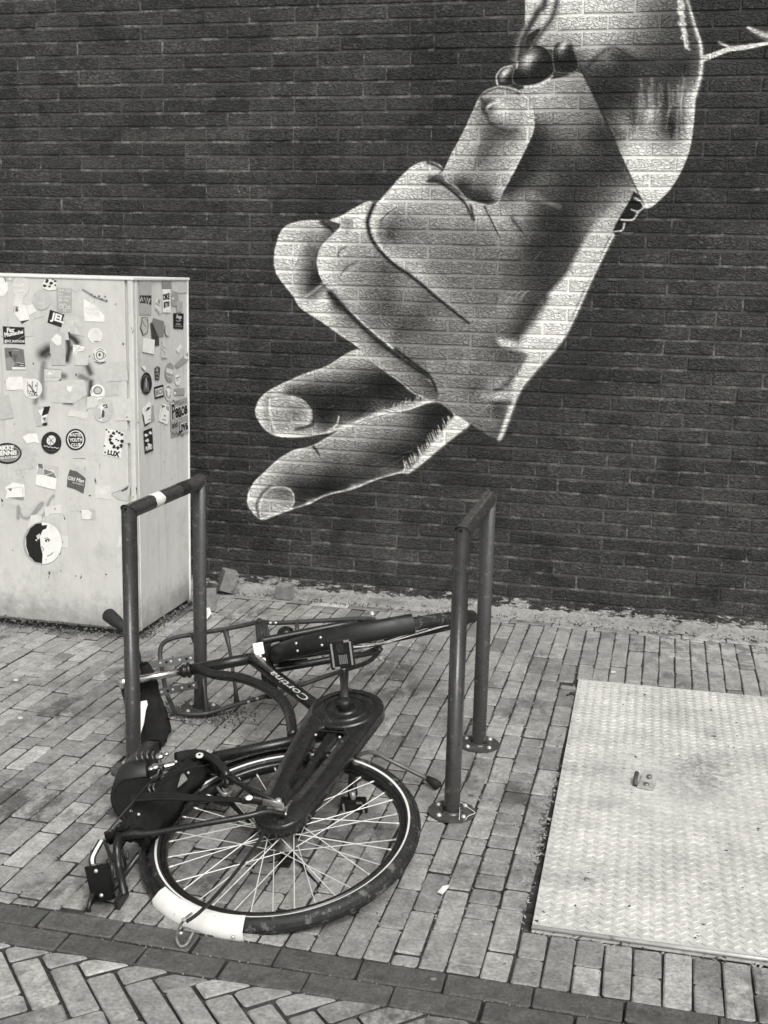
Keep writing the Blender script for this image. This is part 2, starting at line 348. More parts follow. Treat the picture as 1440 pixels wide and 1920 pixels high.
cv.stroke(c2((280, 332), (220, 334), (150, 352), (115, 387), (97, 440), (87, 500), (94, 570), (132, 628), (172, 678), (212, 738), (300, 798), (400, 868), (478, 922)), .94, 3.2, 2.2, clip=E3); cv.stroke(c2((205, 445), (165, 500), (158, 590)), .92, 3, op=.8); cv.stroke(c2((230, 440), (190, 500), (178, 600)), .9, 2.5, op=.6); cv.stroke(c2((310, 340), (345, 365), (365, 392)), .12, 5, 2); cv.stroke(c2((320, 620), (270, 660), (225, 690)), .9, 3, op=.6)
# middle finger
E2 = c2((548, 248), (480, 262), (400, 308), (345, 330), (395, 352), (360, 395), (310, 445), (290, 490), (285, 540), (300, 590), (330, 640), (390, 705), (480, 795), (600, 900), (700, 980), (800, 1045)) + c3((830, 225), (870, 270), (885, 310), (960, 250), (1000, 120)) + c2((990, 800), (800, 560), (620, 380))
cv.fill(E2, c2((520, 270, .86), (440, 310, .86), (380, 350, .85), (440, 340, .72), (400, 400, .84), (330, 450, .9), (310, 530, .92), (330, 600, .88), (380, 660, .8), (460, 350, .78), (500, 400, .72), (470, 460, .66), (400, 500, .7), (420, 580, .62), (520, 520, .5), (540, 440, .66), (540, 600, .45), (480, 640, .55), (460, 720, .62), (600, 560, .32), (610, 640, .34), (560, 760, .36), (620, 720, .3), (700, 640, .5), (700, 740, .4), (760, 800, .3), (620, 860, .5), (720, 900, .42), (860, 790, .45), (800, 700, .36), (880, 770, .44), (940, 790, .46), (985, 800, .48))+c3((990, 130, .46), (960, 230, .49), (930, 180, .47), (920, 280, .48), (700, 60, .36), (640, 40, .5), (740, 140, .45), (800, 200, .4), (840, 200, .5), (880, 150, .45), (860, 250, .5), (900, 250, .48)))
cv.stroke(c2((546, 252), (480, 266), (400, 312), (360, 350)), .93, 3, clip=E2); cv.stroke(c2((395, 356), (360, 398), (312, 446), (292, 490), (287, 540), (302, 588), (332, 638), (392, 702), (480, 792), (600, 896), (700, 976)), .94, 3.6, 2, clip=E2)
for a, b in (((380, 500), (420, 455)), ((395, 585), (470, 525))): cv.stroke(c2(a, ((a[0]+b[0])/2-6, (a[1]+b[1])/2-8), b), .3, 2, op=.7); cv.stroke(c2((a[0]+10, a[1]+8), (b[0]+8, b[1]+10)), .85, 3, op=.5)
cv.stroke(c2((345, 668), (420, 750), (520, 850), (640, 950), (800, 1060)), .1, 5, 3); cv.stroke(c2((350, 680), (400, 730)), .1, 9, op=.7); cv.stroke(c3((700, 130), (800, 205), (850, 245), (880, 308)), .1, 4, 2.5)
# index finger
E1 = c2((872, 88), (845, 66), (800, 55), (740, 70), (680, 120), (600, 210), (545, 270), (527, 320), (535, 380), (570, 450), (640, 525), (730, 590), (850, 690), (940, 760), (990, 805), (1100, 760), (1150, 600), (1120, 450), (1010, 330), (980, 262), (900, 192), (820, 150), (850, 115))
cv.fill(E1, c2((800, 80, .86), (740, 110, .88), (680, 160, .88), (760, 170, .8), (620, 230, .88), (700, 240, .8), (820, 190, .66), (570, 280, .88), (545, 330, .9), (560, 390, .85), (650, 280, .62), (720, 320, .52), (820, 260, .66), (900, 260, .66), (960, 300, .6), (640, 340, .4), (620, 400, .3), (680, 380, .4), (600, 440, .66), (660, 500, .72), (740, 400, .46), (820, 380, .5), (900, 400, .5), (980, 400, .46), (740, 470, .56), (830, 470, .5), (760, 560, .7), (820, 540, .5), (900, 560, .46), (870, 640, .55), (840, 680, .7), (950, 640, .44), (950, 720, .52), (1000, 760, .5), (1020, 600, .42), (1080, 520, .42), (1060, 700, .42)), feather=1.6)
cv.stroke(c2((552, 268), (530, 320), (540, 385), (575, 455), (645, 528)), .94, 5, 3, clip=E1)
cv.stroke(c2((548, 260), (522, 330), (532, 400), (568, 462), (640, 535), (735, 600), (850, 698), (940, 770), (990, 808)), .08, 4.5, 2.5, clip=None)
cv.stroke(c2((590, 322), (620, 290), (662, 264)), .9, 4, 2); cv.stroke(c2((580, 335), (612, 300), (655, 270)), .25, 2, 1); cv.stroke(c2((585, 345), (575, 400), (600, 440)), .28, 7, op=.5)
cv.stroke(c2((800, 62), (840, 78), (868, 95)), .2, 4, 2); cv.stroke(c2((808, 148), (850, 150), (900, 185), (975, 255), (1008, 325)), .12, 3.5, 2.2); cv.stroke(c2((820, 140), (880, 150), (950, 200)), .12, 9, op=.7); cv.stroke(c2((1000, 262), (1015, 330)), .18, 2.5)
# thumb
TH = c1((0, 722), (70, 590), (115, 490), (145, 430), (185, 400), (240, 388), (310, 402), (355, 440), (385, 500), (387, 580), (360, 650), (300, 770), (250, 860), (212, 922), (100, 905), (40, 850), (-20, 800))
cv.stroke(c1((395, 600), (340, 720), (270, 850)), .1, 26, op=.75, clip=PALM)
cv.fill(TH, c1((150, 450, .6), (190, 415, .75), (250, 405, .72), (310, 420, .72), (355, 470, .72), (370, 540, .8), (365, 600, .82), (330, 690, .84), (280, 790, .82), (230, 880, .62), (110, 530, .66), (60, 640, .76), (10, 730, .8), (20, 790, .62), (180, 470, .3), (170, 520, .45), (230, 480, .82), (270, 500, .82), (320, 500, .72), (260, 450, .7), (300, 560, .6), (230, 540, .6), (200, 570, .34), (260, 590, .3), (310, 590, .5), (170, 660, .4), (200, 640, .34), (150, 720, .45), (240, 660, .5), (120, 640, .66), (100, 760, .6), (180, 780, .55), (250, 740, .66), (60, 830, .2), (120, 840, .3), (180, 850, .36), (110, 890, .14), (190, 905, .2)), edge=(.9, 2.2, .7))
cv.stroke(c1((148, 445), (165, 470), (160, 505)), .16, 4, op=.8); cv.stroke(c1((150, 432), (200, 405), (260, 402), (320, 425)), .2, 2.5, op=.7); cv.stroke(c1((160, 485), (190, 555), (250, 588), (310, 590)), .2, 4, 2.5, op=.8); cv.stroke(c1((175, 490), (195, 470), (230, 462)), .92, 3)
cv.stroke(c1((340, 470), (365, 530), (350, 580)), .86, 5, op=.6)
for i in range(5): cv.stroke(c1((215-i*14, 600+i*6), (195-i*15, 660+i*10), (160-i*12, 730+i*10)), .28, 3, 1.2, op=.55)
# sleeve / cuff
CUFF = [(984, -330), (984, 0), (985, 45), (1000, 80), (1040, 95), (1067, 78), (1086, 125), (1115, 183), (1132, 221), (1161, 287), (1186, 342), (1209, 391), (1246, 367), (1273, 329), (1292, 283), (1300, 233), (1305, 179), (1315, 137), (1317, 92), (1302, 42), (1288, 0), (1270, -160), (1262, -330)]
cuf = [(1040, 20, .86), (1010, 30, .82), (1100, 30, .88), (1150, 15, .84), (1195, 35, .58), (1230, 30, .36), (1255, 60, .26), (1268, 100, .22), (1100, 75, .75), (1150, 70, .66), (1190, 78, .44), (1110, 100, .58), (1150, 95, .46), (1190, 98, .38), (1090, 110, .4), (1170, 112, .2), (1230, 108, .24), (1120, 130, .22), (1150, 138, .15), (1180, 158, .16), (1135, 180, .12), (1205, 130, .2), (1250, 140, .18), (1282, 130, .15), (1125, 200, .14), (1150, 205, .22), (1180, 190, .2), (1205, 185, .36), (1222, 178, .34), (1220, 215, .72), (1190, 225, .34), (1172, 235, .5), (1165, 215, .36), (1245, 185, .16), (1240, 215, .35), (1258, 245, .2), (1250, 265, .5), (1275, 220, .4), (1287, 190, .72), (1291, 240, .82), (1200, 275, .88), (1175, 275, .78), (1230, 295, .88), (1262, 300, .85), (1222, 345, .9), (1210, 380, .9), (1280, 285, .85), (1240, 350, .9), (1160, 255, .34), (1040, -150, .85), (1150, -150, .8), (1230, -150, .35), (1100, -320, .8), (1240, -320, .3)]
cv.fill(CUFF, cuf)
cv.stroke([(1150, 103), (1185, 112), (1225, 118)], .1, 7, op=.5)
cv.stroke([(1262, -330), (1270, -160), (1285, -20), (1300, 40), (1314, 90), (1314, 137), (1302, 180)], .95, 2.6, 5); cv.stroke([(1302, 180), (1298, 233), (1290, 283), (1272, 327), (1244, 364), (1211, 388)], .95, 6, 3, clip=CUFF)
for i in range(60):
    t = i/59; cv.stroke([(1273+12*t+rng.normal(0, 2.5), -6+92*t), (1275+12*t+rng.normal(0, 3), 2+92*t)], .88, 3*(1-.4*t), op=.7)
cv.stroke([(1068, 80), (1088, 128), (1116, 186), (1134, 224), (1163, 290), (1188, 345), (1208, 388)], .08, 2.2, 1.5, op=.8)
# bracelet beads, cords and the thin white branch
cv.fill([(1190, 360), (1180, 376), (1150, 430), (1160, 440), (1185, 415), (1209, 392)], .07, feather=1.5)
for P in ([(1208, 388), (1196, 397), (1183, 393)], [(1196, 398), (1186, 412), (1164, 412)], [(1170, 420), (1166, 432), (1148, 435)], [(1190, 372), (1201, 378), (1206, 386)]): cv.stroke(P, .93, 2.2, 1.2)
for P in ([(1030, -300), (1026, -120), (1019, 0), (1006, 22), (990, 50), (977, 78), (970, 117)], ): cv.stroke(P, .8, 9); cv.stroke([(a+3, b) for a, b in P], .2, 6.5)
cv.stroke([(1056, -300), (1050, -100), (1044, 0), (1034, 36), (1012, 66), (994, 90)], .3, 6.5, 5); cv.stroke([(1049, 0), (1040, 36), (1018, 66)], .6, 2, op=.8)
cv.fill([(1013, 54), (1002, 74), (986, 84), (992, 64)], .13)
def bead(P, hl):
    cv.fill(P, .08, edge=(.62, 1.5, .8)); a = np.array(hl[:2]); cv.stroke([tuple(a+(-6, 10)), tuple(a), tuple(a+(9, -8))], .62, hl[2]*1.25, op=.8, clip=P); cv.stroke([tuple(a+(-2, 3)), tuple(a), tuple(a+(4, -3))], .97, hl[2]*.7, op=.95, clip=P)
bead([(932, 160), (931, 143), (943, 129), (960, 125), (966, 140), (962, 160)], (947, 137, 6))
bead([(961, 154), (965, 129), (982, 102), (1002, 86), (1023, 90), (1036, 108), (1040, 133), (1015, 155), (983, 163)], (990, 112, 10))
bead([(1036, 96), (1044, 81), (1061, 75), (1068, 78), (1085, 122), (1073, 137), (1048, 137), (1038, 129)], (1056, 85, 7))
cv.stroke([(933, 160), (931, 143), (943, 128), (960, 124)], .92, 1.5); cv.stroke([(984, 164), (1012, 160), (1036, 143)], .92, 2.8, 2); cv.stroke([(970, 117), (969, 128)], .9, 1.6)
cv.stroke([(1319, 110), (1340, 103), (1368, 93), (1400, 89), (1430, 83), (1470, 72)], .95, 5.5, 3.5, soft=False); cv.stroke([(1347, 80), (1358, 85), (1372, 91), (1392, 90)], .92, 2, 4); cv.stroke([(1402, 52), (1420, 62), (1440, 68), (1480, 66)], .93, 3, 9)
for i in range(8): cv.stroke([(1402+i*2, 86), (1405+i*2.2, 82)], .8, 1, op=.7)
for i in range(16):                                                  # brushed folds in the cuff
    x = 842+15*i+rng.normal(0, 4); y0, y1 = 380+rng.uniform(-30, 40), 560+rng.uniform(-60, 80); cv.stroke(c1((x, y0), (x+rng.normal(0, 8), (y0+y1)/2), (x-14+rng.normal(0, 8), y1)), .78 if i % 3 else .16, 3.2, 1.2, op=.32, clip=CUFF)
cv.stroke(c1((600, 330), (680, 250), (740, 215), (800, 245), (870, 290)), .12, 5, 3, op=.55, clip=CUFF); cv.stroke(c1((1000, 540), (1008, 580), (1002, 620)), .1, 5, 3, op=.7, clip=CUFF)
def creases(P, n, box, ang, L, a_):
    for i in range(n):                                               # fine skin lines
        x, y = rng.uniform(box[0], box[2]), rng.uniform(box[1], box[3]); t = ang+rng.normal(0, .25); l_ = L*rng.uniform(.5, 1.4); d = np.array((math.cos(t), math.sin(t)))*l_/2; k = np.array((-d[1], d[0]))*rng.normal(0, .12)
        cv.stroke([(x-d[0], y-d[1]), (x+k[0], y+k[1]), (x+d[0], y+d[1])], .2 if rng.random() < .5 else .82, 1.2, .6, op=a_*rng.uniform(.5, 1), clip=P, mask=False)
creases(E1, 34, (710, 360, 900, 580), .72, 46, .3); creases(E2, 30, (610, 420, 760, 640), .78, 40, .3); creases(E3, 16, (580, 570, 760, 720), .62, 40, .3)
creases(PALM, 26, (880, 380, 1010, 600), 2.2, 44, .28); creases(PALM, 22, (820, 620, 940, 780), 2.4, 36, .28); creases(TH, 22, (850, 220, 980, 370), 2.05, 34, .3); creases(H1, 14, (560, 690, 720, 780), 2.7, 30, .25); creases(H2, 14, (560, 830, 780, 900), 2.7, 30, .25)
cv.A = np.clip(cv.A, 0, 1)
cv.gam, cv.gain = .85, 1.1
MURAL = cv.image('mural_paint')

# ------------------------------------------------------------------ wall materials
BL, BC, BZ0, BPH = .22, .0663, .0685, .095           # brick length and course pitch, first bed, joint phase
def wall_common(m, tone, mortar):
    p = m.pos(); sx = m.n('SeparateXYZ'); m.l(p, sx.inputs[0]); X, Y, Z = sx.outputs
    # mural
    u = m.lerp(X, MX0, MX1); v = m.lerp(Z, MZ0, MZ1)
    cx = m.n('CombineXYZ'); m.l(u, cx.inputs[0]); m.l(v, cx.inputs[1])
    im = m.n('TexImage', image=MURAL, extension='CLIP', interpolation='Cubic'); m.l(cx.outputs[0], im.inputs[0])
    sc = m.n('SeparateColor'); m.l(im.outputs[0], sc.inputs[0]); mur = sc.outputs[0]; al = im.outputs[1]
    # one tone per brick, from the bond itself
    row = m.math('FLOOR', m.math('DIVIDE', m.math('SUBTRACT', Z, BZ0-.006), BC))
    off = m.math('MULTIPLY', m.math('MODULO', m.math('ADD', row, 1000), 2.), .5)
    cl = m.math('FLOOR', m.math('SUBTRACT', m.math('DIVIDE', m.math('SUBTRACT', X, BPH+.11), BL), off))
    cc = m.n('CombineXYZ'); m.l(row, cc.inputs[0]); m.l(cl, cc.inputs[1])
    wn = m.n('TexWhiteNoise', noise_dimensions='3D'); m.l(cc.outputs[0], wn.inputs[0])
    big = m.noise(p, 2.2, 5, .6); fine = m.noise(p, 60, 4, .7)
    L = float(lin(tone))
    k = m.math('MULTIPLY', m.lerp(wn.outputs[0], 0, 1, .74, 1.26), m.math('MULTIPLY', m.lerp(big, .3, .7, .66, 1.3), m.lerp(fine, .25, .75, .62, 1.45)))
    base = m.math('MULTIPLY', k, L)
    # blotchy darker paint patches and pale bloom in and beside the joints
    base = m.math('MULTIPLY', base, m.ramp(m.noise(m.scaled(p, (5, 5, 9)), 1.0, 3), .36, .5, .66, 1.))
    if mortar: bl = m.math('MULTIPLY', m.ramp(m.noise(m.scaled(p, (10, 10, 17)), 1.0, 2), .5, .64), m.ramp(m.noise(p, 70, 5, .8), .38, .6))
    else: bl = m.math('MULTIPLY', m.ramp(m.noise(m.scaled(p, (3.2, 3.2, 5)), 1.0, 3), .52, .68), m.ramp(m.noise(p, 60, 4, .8), .55, .68))
    base = m.mixv(m.math('MULTIPLY', bl, .62 if mortar else .5), base, float(lin(.60)))
    # the painted hand: worn a little over the rough faces
    wear = m.math('MULTIPLY', al, m.ramp(m.noise(p, 90, 5, .8), .22, .34, .75, 1.))
    mu = m.math('MULTIPLY', mur, m.lerp(fine, .25, .75, .84, 1.1))
    v = m.mixv(wear, base, mu)
    # bare pale footing at the foot of the wall with a ragged paint edge
    ed = m.math('SUBTRACT', Z, m.lerp(m.noise(m.scaled(p, (9, 9, 26)), 1.0, 6, .8), .3, .7, -.035, .11))
    foot = m.ramp(ed, -.004, .006, 1., 0.)
    v = m.mixv(foot, v, m.math('MULTIPLY', m.lerp(fine, .2, .8, .55, 1.2), float(lin(.74))))
    return p, v, fine, X, Y, Z
m = NT('painted_brick')
p, v, fine, X, Y, Z = wall_common(m, .272, False)
w1 = m.noise(m.scaled(p, (44, 30, 105)), 1.0, 2, .5, 1.2); w2 = m.n('TexVoronoi', feature='DISTANCE_TO_EDGE'); 
wp = m.n('VectorMath', operation='ADD'); ws = m.n('VectorMath', operation='SCALE'); nn = m.n('TexNoise'); nn.inputs['Scale'].default_value = 38; nn.inputs['Detail'].default_value = 4; m.l(p, nn.inputs['Vector'])
m.l(nn.outputs[1], ws.inputs[0]); ws.inputs['Scale'].default_value = .035; m.l(p, wp.inputs[0]); m.l(ws.outputs[0], wp.inputs[1])
m.l(m.scaled(wp.outputs[0], (36, 20, 88)), w2.inputs['Vector']); w2.inputs['Scale'].default_value = 1.
h = m.math('ADD', m.math('MULTIPLY', w1, 1.1), m.math('ADD', m.ramp(w2.outputs[0], 0, .16, 0, .75), m.math('MULTIPLY', fine, .08)))
m.bump(h, .009, 1.)
PBRICK = m.fin(v, .8, 0, .3)
m = NT('painted_mortar'); p, v, fine, X, Y, Z = wall_common(m, .302, True); m.bump(m.math('ADD', fine, m.noise(p, 150, 4)), .002); PMORT = m.fin(v, .85, 0, .25)

# ------------------------------------------------------------------ the wall: mortar bed plus bricks
WX0, WX1, WZ1 = -6.3, 4.6, 3.7
wall = empty('brick_wall', (0, 0, 0), 'dark painted brick wall with a giant pale hand painted on it', 'wall')
bed = MB(); bed.box(((WX0+WX1)/2, .1478, WZ1/2-.1), (WX1-WX0, .30, WZ1+.2)); bed.build('mortar_bed', PMORT, wall)
def wall_brick(seed, L):
    r = random.Random(seed); h = BC-.0125; d = .012; mb = MB(); e = .0028
    j = lambda s=.0011: r.uniform(-s, s)
    bx = [(-L/2+j(), -h/2+j()), (L/2+j(), -h/2+j()), (L/2+j(), h/2+j()), (-L/2+j(), h/2+j())]
    fx = [(x*(1-2*e/L), z*(1-2*e/h)) for x, z in bx]; q = r.uniform(-.0012, .0012)
    mid = [((fx[0][0]+fx[1][0])/2+j(.01), fx[0][1]+j(.0016)), ((fx[2][0]+fx[3][0])/2+j(.01), fx[2][1]+j(.0016))]
    V = [(x, .02, z) for x, z in bx]+[(x, -.0042+q, z) for x, z in bx]+[(x, -.0068+q+j(.0012), z) for x, z in fx]
    V += [(mid[0][0], -.0075+q+j(.001), mid[0][1]), (mid[1][0], -.0072+q+j(.001), mid[1][1])]
    F = [(0, 1, 5, 4), (1, 2, 6, 5), (2, 3, 7, 6), (3, 0, 4, 7), (5, 6, 10, 9), (7, 4, 8, 11), (4, 5, 9, 12, 8), (6, 7, 11, 13, 10), (8, 12, 13, 11), (12, 9, 10, 13)]
    return mb.add(V, F)
VAR = [wall_brick(i, BL-.0068) for i in range(12)]; VME = []
for b in VAR:
    me = b.mesh('brick'); me.materials.append(PBRICK); VME.append(me)
spots = []
for r_ in range(-1, int((WZ1-BZ0)/BC)):
    z = BZ0+(r_+.5)*BC+.006; ph = BPH+(.11 if r_ % 2 == 0 else 0)
    i0 = int(math.floor((WX0-ph)/BL)); 
    for i in range(i0+1, int((WX1-ph)/BL)):
        x = ph+(i+.5)*BL+random.uniform(-.003, .003)
        P = [proj((x+a, 0, z+b)) for a, b in ((-.1, 0), (.1, 0), (0, -.03), (0, .03))]
        area = abs(P[1][0]-P[0][0])*abs(P[3][1]-P[2][1]); cx_, cy_ = proj((x, 0, z))
        vis = -20 < cx_ < 1460 and -12 < cy_ < 1190 and not (cx_ < 345 and cy_ > 530)
        spots.append((area if vis else 0, x, z, random.randrange(12), random.uniform(-.004, .004), random.uniform(-.0015, .0015)))
spots.sort(key=lambda s: -s[0])
for a, x, z, k, t, y in spots[:300]:
    o = link('brick', VME[k], wall); o.location = (x, y, z); o.rotation_euler = (0, t, 0)
mb = MB()
for a, x, z, k, t, y in spots[300:]:
    c, s_ = math.cos(t), math.sin(t); mb.add([(x+vx*c+vz*s_, vy+y, z-vx*s_+vz*c) for vx, vy, vz in VAR[k].v], VAR[k].f)
mb.build('bricks', PBRICK, wall, kind='stuff')

# ------------------------------------------------------------------ ground and paving
def pave_mat(name, tone, by_object, dark=False):
    m = NT(name); p = m.pos()
    if by_object: c = m.n('ObjectInfo').outputs['Color']
    else: a = m.n('Attribute'); a.attribute_name = 'tone'; c = a.outputs['Color']
    sc = m.n('SeparateColor'); m.l(c, sc.inputs[0]); k = sc.outputs[0]
    L = float(lin(tone)); fine = m.noise(p, 95, 4, .75); mid = m.noise(p, 21, 4, .7); big = m.noise(p, 2.6, 3, .6)
    v = m.math('MULTIPLY', m.math('MULTIPLY', k, L), m.math('MULTIPLY', m.lerp(mid, .25, .75, .6, 1.4), m.lerp(fine, .2, .8, .5, 1.5)))
    if not dark:
        st = m.math('MULTIPLY', m.ramp(big, .45, .66), m.ramp(m.noise(m.scaled(p, (14, 7, 7)), 1., 4, .7), .42, .56))
        v = m.math('MULTIPLY', v, m.lerp(st, 0, 1, 1.1, .48))
        # old lime smears toward the wall on the plate side
        sx = m.n('SeparateXYZ'); m.l(p, sx.inputs[0])
        reg = m.math('MULTIPLY', m.ramp(sx.outputs[0], -.25, .2), m.ramp(sx.outputs[1], -.85, -.45))
        sm = m.math('MULTIPLY', reg, m.ramp(m.noise(p, 11, 6, .75), .47, .56)); v = m.mixv(m.math('MULTIPLY', sm, .8), v, float(lin(.72)))
    fl = m.ramp(m.noise(p, 420, 2, .5), .66, .72); v = m.mixv(m.math('MULTIPLY', fl, .35), v, float(lin(.75)))
    m.bump(m.math('ADD', m.math('MULTIPLY', mid, .6), fine), .005)
    return m.fin(v, m.lerp(mid, .3, .7, .7, .95), 0, .3)
PV_O, PV_A = pave_mat('paver', .545, True), pave_mat('paver_field', .545, False)
PD_O, PD_A = pave_mat('dark_paver', .335, True, True), pave_mat('dark_paver_field', .335, False, True)
m = NT('joint_sand'); p = m.pos(); f = m.noise(p, 160, 6, .85); g2 = m.noise(p, 24, 5, .7)
v = m.math('MULTIPLY', m.lerp(f, .25, .75, .3, 1.6), m.lerp(g2, .3, .7, .025, .11)); v = m.mixv(m.ramp(m.noise(p, 6, 5, .75), .6, .72), v, m.math('MULTIPLY', f, .4)); m.bump(f, .005); SAND = m.fin(v, .95, 0, .2)
m = NT('asphalt'); p = m.pos(); v = m.lerp(m.noise(p, 90, 6, .8), .2, .8, .10, .26); m.bump(m.noise(p, 180, 4), .003); ASPH = m.fin(v, .9, 0, .3)
SOIL = mat('soiled_brick_side', .285, .95, var=.5, scale=60, spec=.15)
gr = MB(); gr.box((0, -20, -.075), (160, 120, .05)); gr.build('ground', ASPH, kind='structure')

def paver(seed, L, W, H=.05, e=.004):
    """one worn paving brick, long side along y, top at z = 0"""
    r = random.Random(seed); j = lambda s: r.uniform(-s, s)
    c = [(-W/2, -L/2), (W/2, -L/2), (W/2, L/2), (-W/2, L/2)]; out = []
    for i in range(4):       # clipped, slightly rounded corners
        a = np.array(c[i]); b = np.array(c[(i+1) % 4]); d = (b-a)/np.linalg.norm(b-a); k = r.uniform(.0025, .0075)
        out += [a+d*k+np.array((j(.0012), j(.0012))), b-d*r.uniform(.0025, .0075)+np.array((j(.0012), j(.0012)))]
    n = len(out); V = [(x, y, -H) for x, y in out]+[(x, y, -e*.9) for x, y in out]; V += [(x*(1-e*1.7/W), y*(1-e*1.7/L), j(.0007)) for x, y in out]
    F = [(i, (i+1) % n, n+(i+1) % n, n+i) for i in range(n)]+[(n+i, n+(i+1) % n, 2*n+(i+1) % n, 2*n+i) for i in range(n)]+[tuple(range(2*n, 3*n))]
    o_ = MB(); o_.m = 1; o_.add(V, F[:n]); o_.m = 0; k0 = len(o_.v); o_.f += F[n:]; o_.sm += [False]*(n+1); o_.mi += [0]*(n+1); return o_
def poly_paver(P, H=.05, e=.004):
    P0 = [np.array(q) for q in P]; P = []; m_ = len(P0)            # worn, clipped corners
    for i in range(m_):
        a, b = P0[i], P0[(i+1) % m_]; l_ = np.linalg.norm(b-a); k = min(.3, .007/max(l_, .01)); P += [a+(b-a)*k*random.uniform(.5, 1.2), b-(b-a)*k*random.uniform(.5, 1.2)]
    c = sum(P)/len(P); n = len(P); In = []
    for q in P: d = c-q; In.append(q+d/np.linalg.norm(d)*e*1.3)
    V = [(x, y, -H) for x, y in P]+[(x, y, -e*.9) for x, y in P]+[(x, y, random.uniform(-.0006, .0006)) for x, y in In]
    o_ = MB(); o_.v = V; o_.mi = [1]*n+[0]*(n+1); o_.sm = [False]*(2*n+1)
    o_.f = ([(i, (i+1) % n, n+(i+1) % n, n+i) for i in range(n)]+[(n+i, n+(i+1) % n, 2*n+(i+1) % n, 2*n+i) for i in range(n)]+[tuple(range(2*n, 3*n))]); return o_
def joinmb(dst, src, V):
    n = len(dst.v); dst.v += [tuple(map(float, q)) for q in V]; dst.f += [tuple(i+n for i in f) for f in src.f]; dst.sm += src.sm; dst.mi += src.mi
SIZES = {}
def pv_variants(L, W):
    key = (round(L, 3), round(W, 3))
    if key not in SIZES:
        vs_ = [paver(hash(key) % 1000+i, L, W) for i in range(8)]; SIZES[key] = (vs_, [None]*8)
    return SIZES[key]
def hidden(x, y): return x < -2.19 and y > -.93 and y < -.43
def lay(root, items, mo, ma, cap, name='brick'):
    """items: (x, y, L, W, angle, tone); the largest in view become bricks of their own"""
    L2 = []
    for it in items:
        x, y, L, W, a, t = it; cx_, cy_ = proj((x, y, 0)); d = np.linalg.norm(np.array((x, y, 0))-CAM)
        vis = -30 < cx_ < 1470 and cy_ < 1950 and not hidden(x, y) and y > -4.6
        L2.append((L*W/d**3 if vis else 0, it))
    L2.sort(key=lambda q: -q[0]); st = MB(); tones = []
    for i, (ar, (x, y, L, W, a, t)) in enumerate(L2):
        V, M_ = pv_variants(L, W); k = random.randrange(8); z = random.gauss(0, .0013); tx, ty = random.gauss(0, .006), random.gauss(0, .006); a2 = a+random.gauss(0, .011)
        E = Matrix.Rotation(a2, 3, 'Z') @ Matrix.Rotation(tx, 3, 'X') @ Matrix.Rotation(ty, 3, 'Y')
        if i < cap and ar > 0:
            key = (k, mo.name)
            if M_[k] is None: M_[k] = {}
            if mo.name not in M_[k]: me = V[k].mesh('brick'); me.materials.append(mo); me.materials.append(SOIL); M_[k][mo.name] = me
            o = link(name, M_[k][mo.name], root); o.location = (x, y, z); o.rotation_euler = E.to_euler(); o.color = (t, t, t, 1)
        else:
            E = np.array(E); joinmb(st, V[k], [E@np.array(v)+(x, y, z) for v in V[k].v]); tones += [t]*len(V[k].v)
    if st.v:
        o = st.build(name+'s', [ma, SOIL], root, kind='stuff'); at_ = o.data.color_attributes.new('tone', 'FLOAT_COLOR', 'POINT')
        at_.data.foreach_set('color', np.repeat(np.array(tones, np.float32), 4))
def tn(): 
    t = random.gauss(1.02, .14)
    if random.random() < .05: t *= 1.35
    if random.random() < .08: t *= .75
    return max(.6, min(1.6, t))
sand = MB(); sand.box((-.7, -2.0, -.034), (11, 4.2, .03))
def soft_noise(nx, ny, cells):
    g = rng.random((ny//cells+3, nx//cells+3)); yy, xx = np.mgrid[0:ny, 0:nx]/cells; i, j = yy.astype(int), xx.astype(int); a, b = yy-i, xx-j; a = a*a*(3-2*a); b = b*b*(3-2*b)
    return g[i, j]*(1-a)*(1-b)+g[i+1, j]*a*(1-b)+g[i, j+1]*(1-a)*b+g[i+1, j+1]*a*b
gx, gy = 340, 235; hh_ = -.0150+.0105*(.5*soft_noise(gx, gy, 22)+.3*soft_noise(gx, gy, 7)+.2*rng.random((gy, gx)))
sand.add([(-3.2+4.35*i/(gx-1), -3.09+2.97*j/(gy-1), hh_[j, i]) for j in range(gy) for i in range(gx)], [(j*gx+i, j*gx+i+1, (j+1)*gx+i+1, (j+1)*gx+i) for j in range(gy-1) for i in range(gx-1)], True)
pave = sand.build('pavement', SAND, kind='structure')
PY0, PY1 = -3.067, -.186; CW = .0662; items = []
def column(x0, x1, y0, y1, ph=None, Lp=.203):
    y = y1 + (random.uniform(0, Lp) if ph is None else ph); xc = (x0+x1)/2; W = (x1-x0)-.0046
    while y > y0+.01:
        r = random.random(); L = Lp if r > .1 else Lp/2
        a, b = min(y, y1), max(y-L, y0)
        if a-b > .03:
            if (a-.0) == y1 and a-b < .05: pass
            items.append((xc+random.gauss(0, .0011), (a+b)/2, round(a-b, 2)-.0065 if a-b < L-.005 else L-.0072, W, 0, tn()))
        y -= L
PXL, PXR = -.252, .95                                  # steel plate edges
PYT, PYB = -.912, -2.835
for i in range(84):                                    # field west of the plate
    x1 = -.405-i*CW; column(x1-CW, x1, PY0, PY1)
column(-.323, -.2525, PY0, -.98)                       # course along the plate
y = -.95                                               # cut bricks laid across
while y > -2.82:
    items.append((-.364, y-.0385, .0715, .0765, 0, tn()*.94)); y -= .0778
items.append((-.364, -2.93, .2, .0785, 0, 1.05)); items.append((-.364, -3.045, .035, .0785, 0, .95))
x = -.405
while x < 3.6:                                         # field between plate and wall, and beyond the plate
    y0 = PYT+.004 if x > -.32 else -.95
    if x > PXR: y0 = PY0
    column(x, x+CW, y0, PY1); x += CW
x = PXL; k = 0
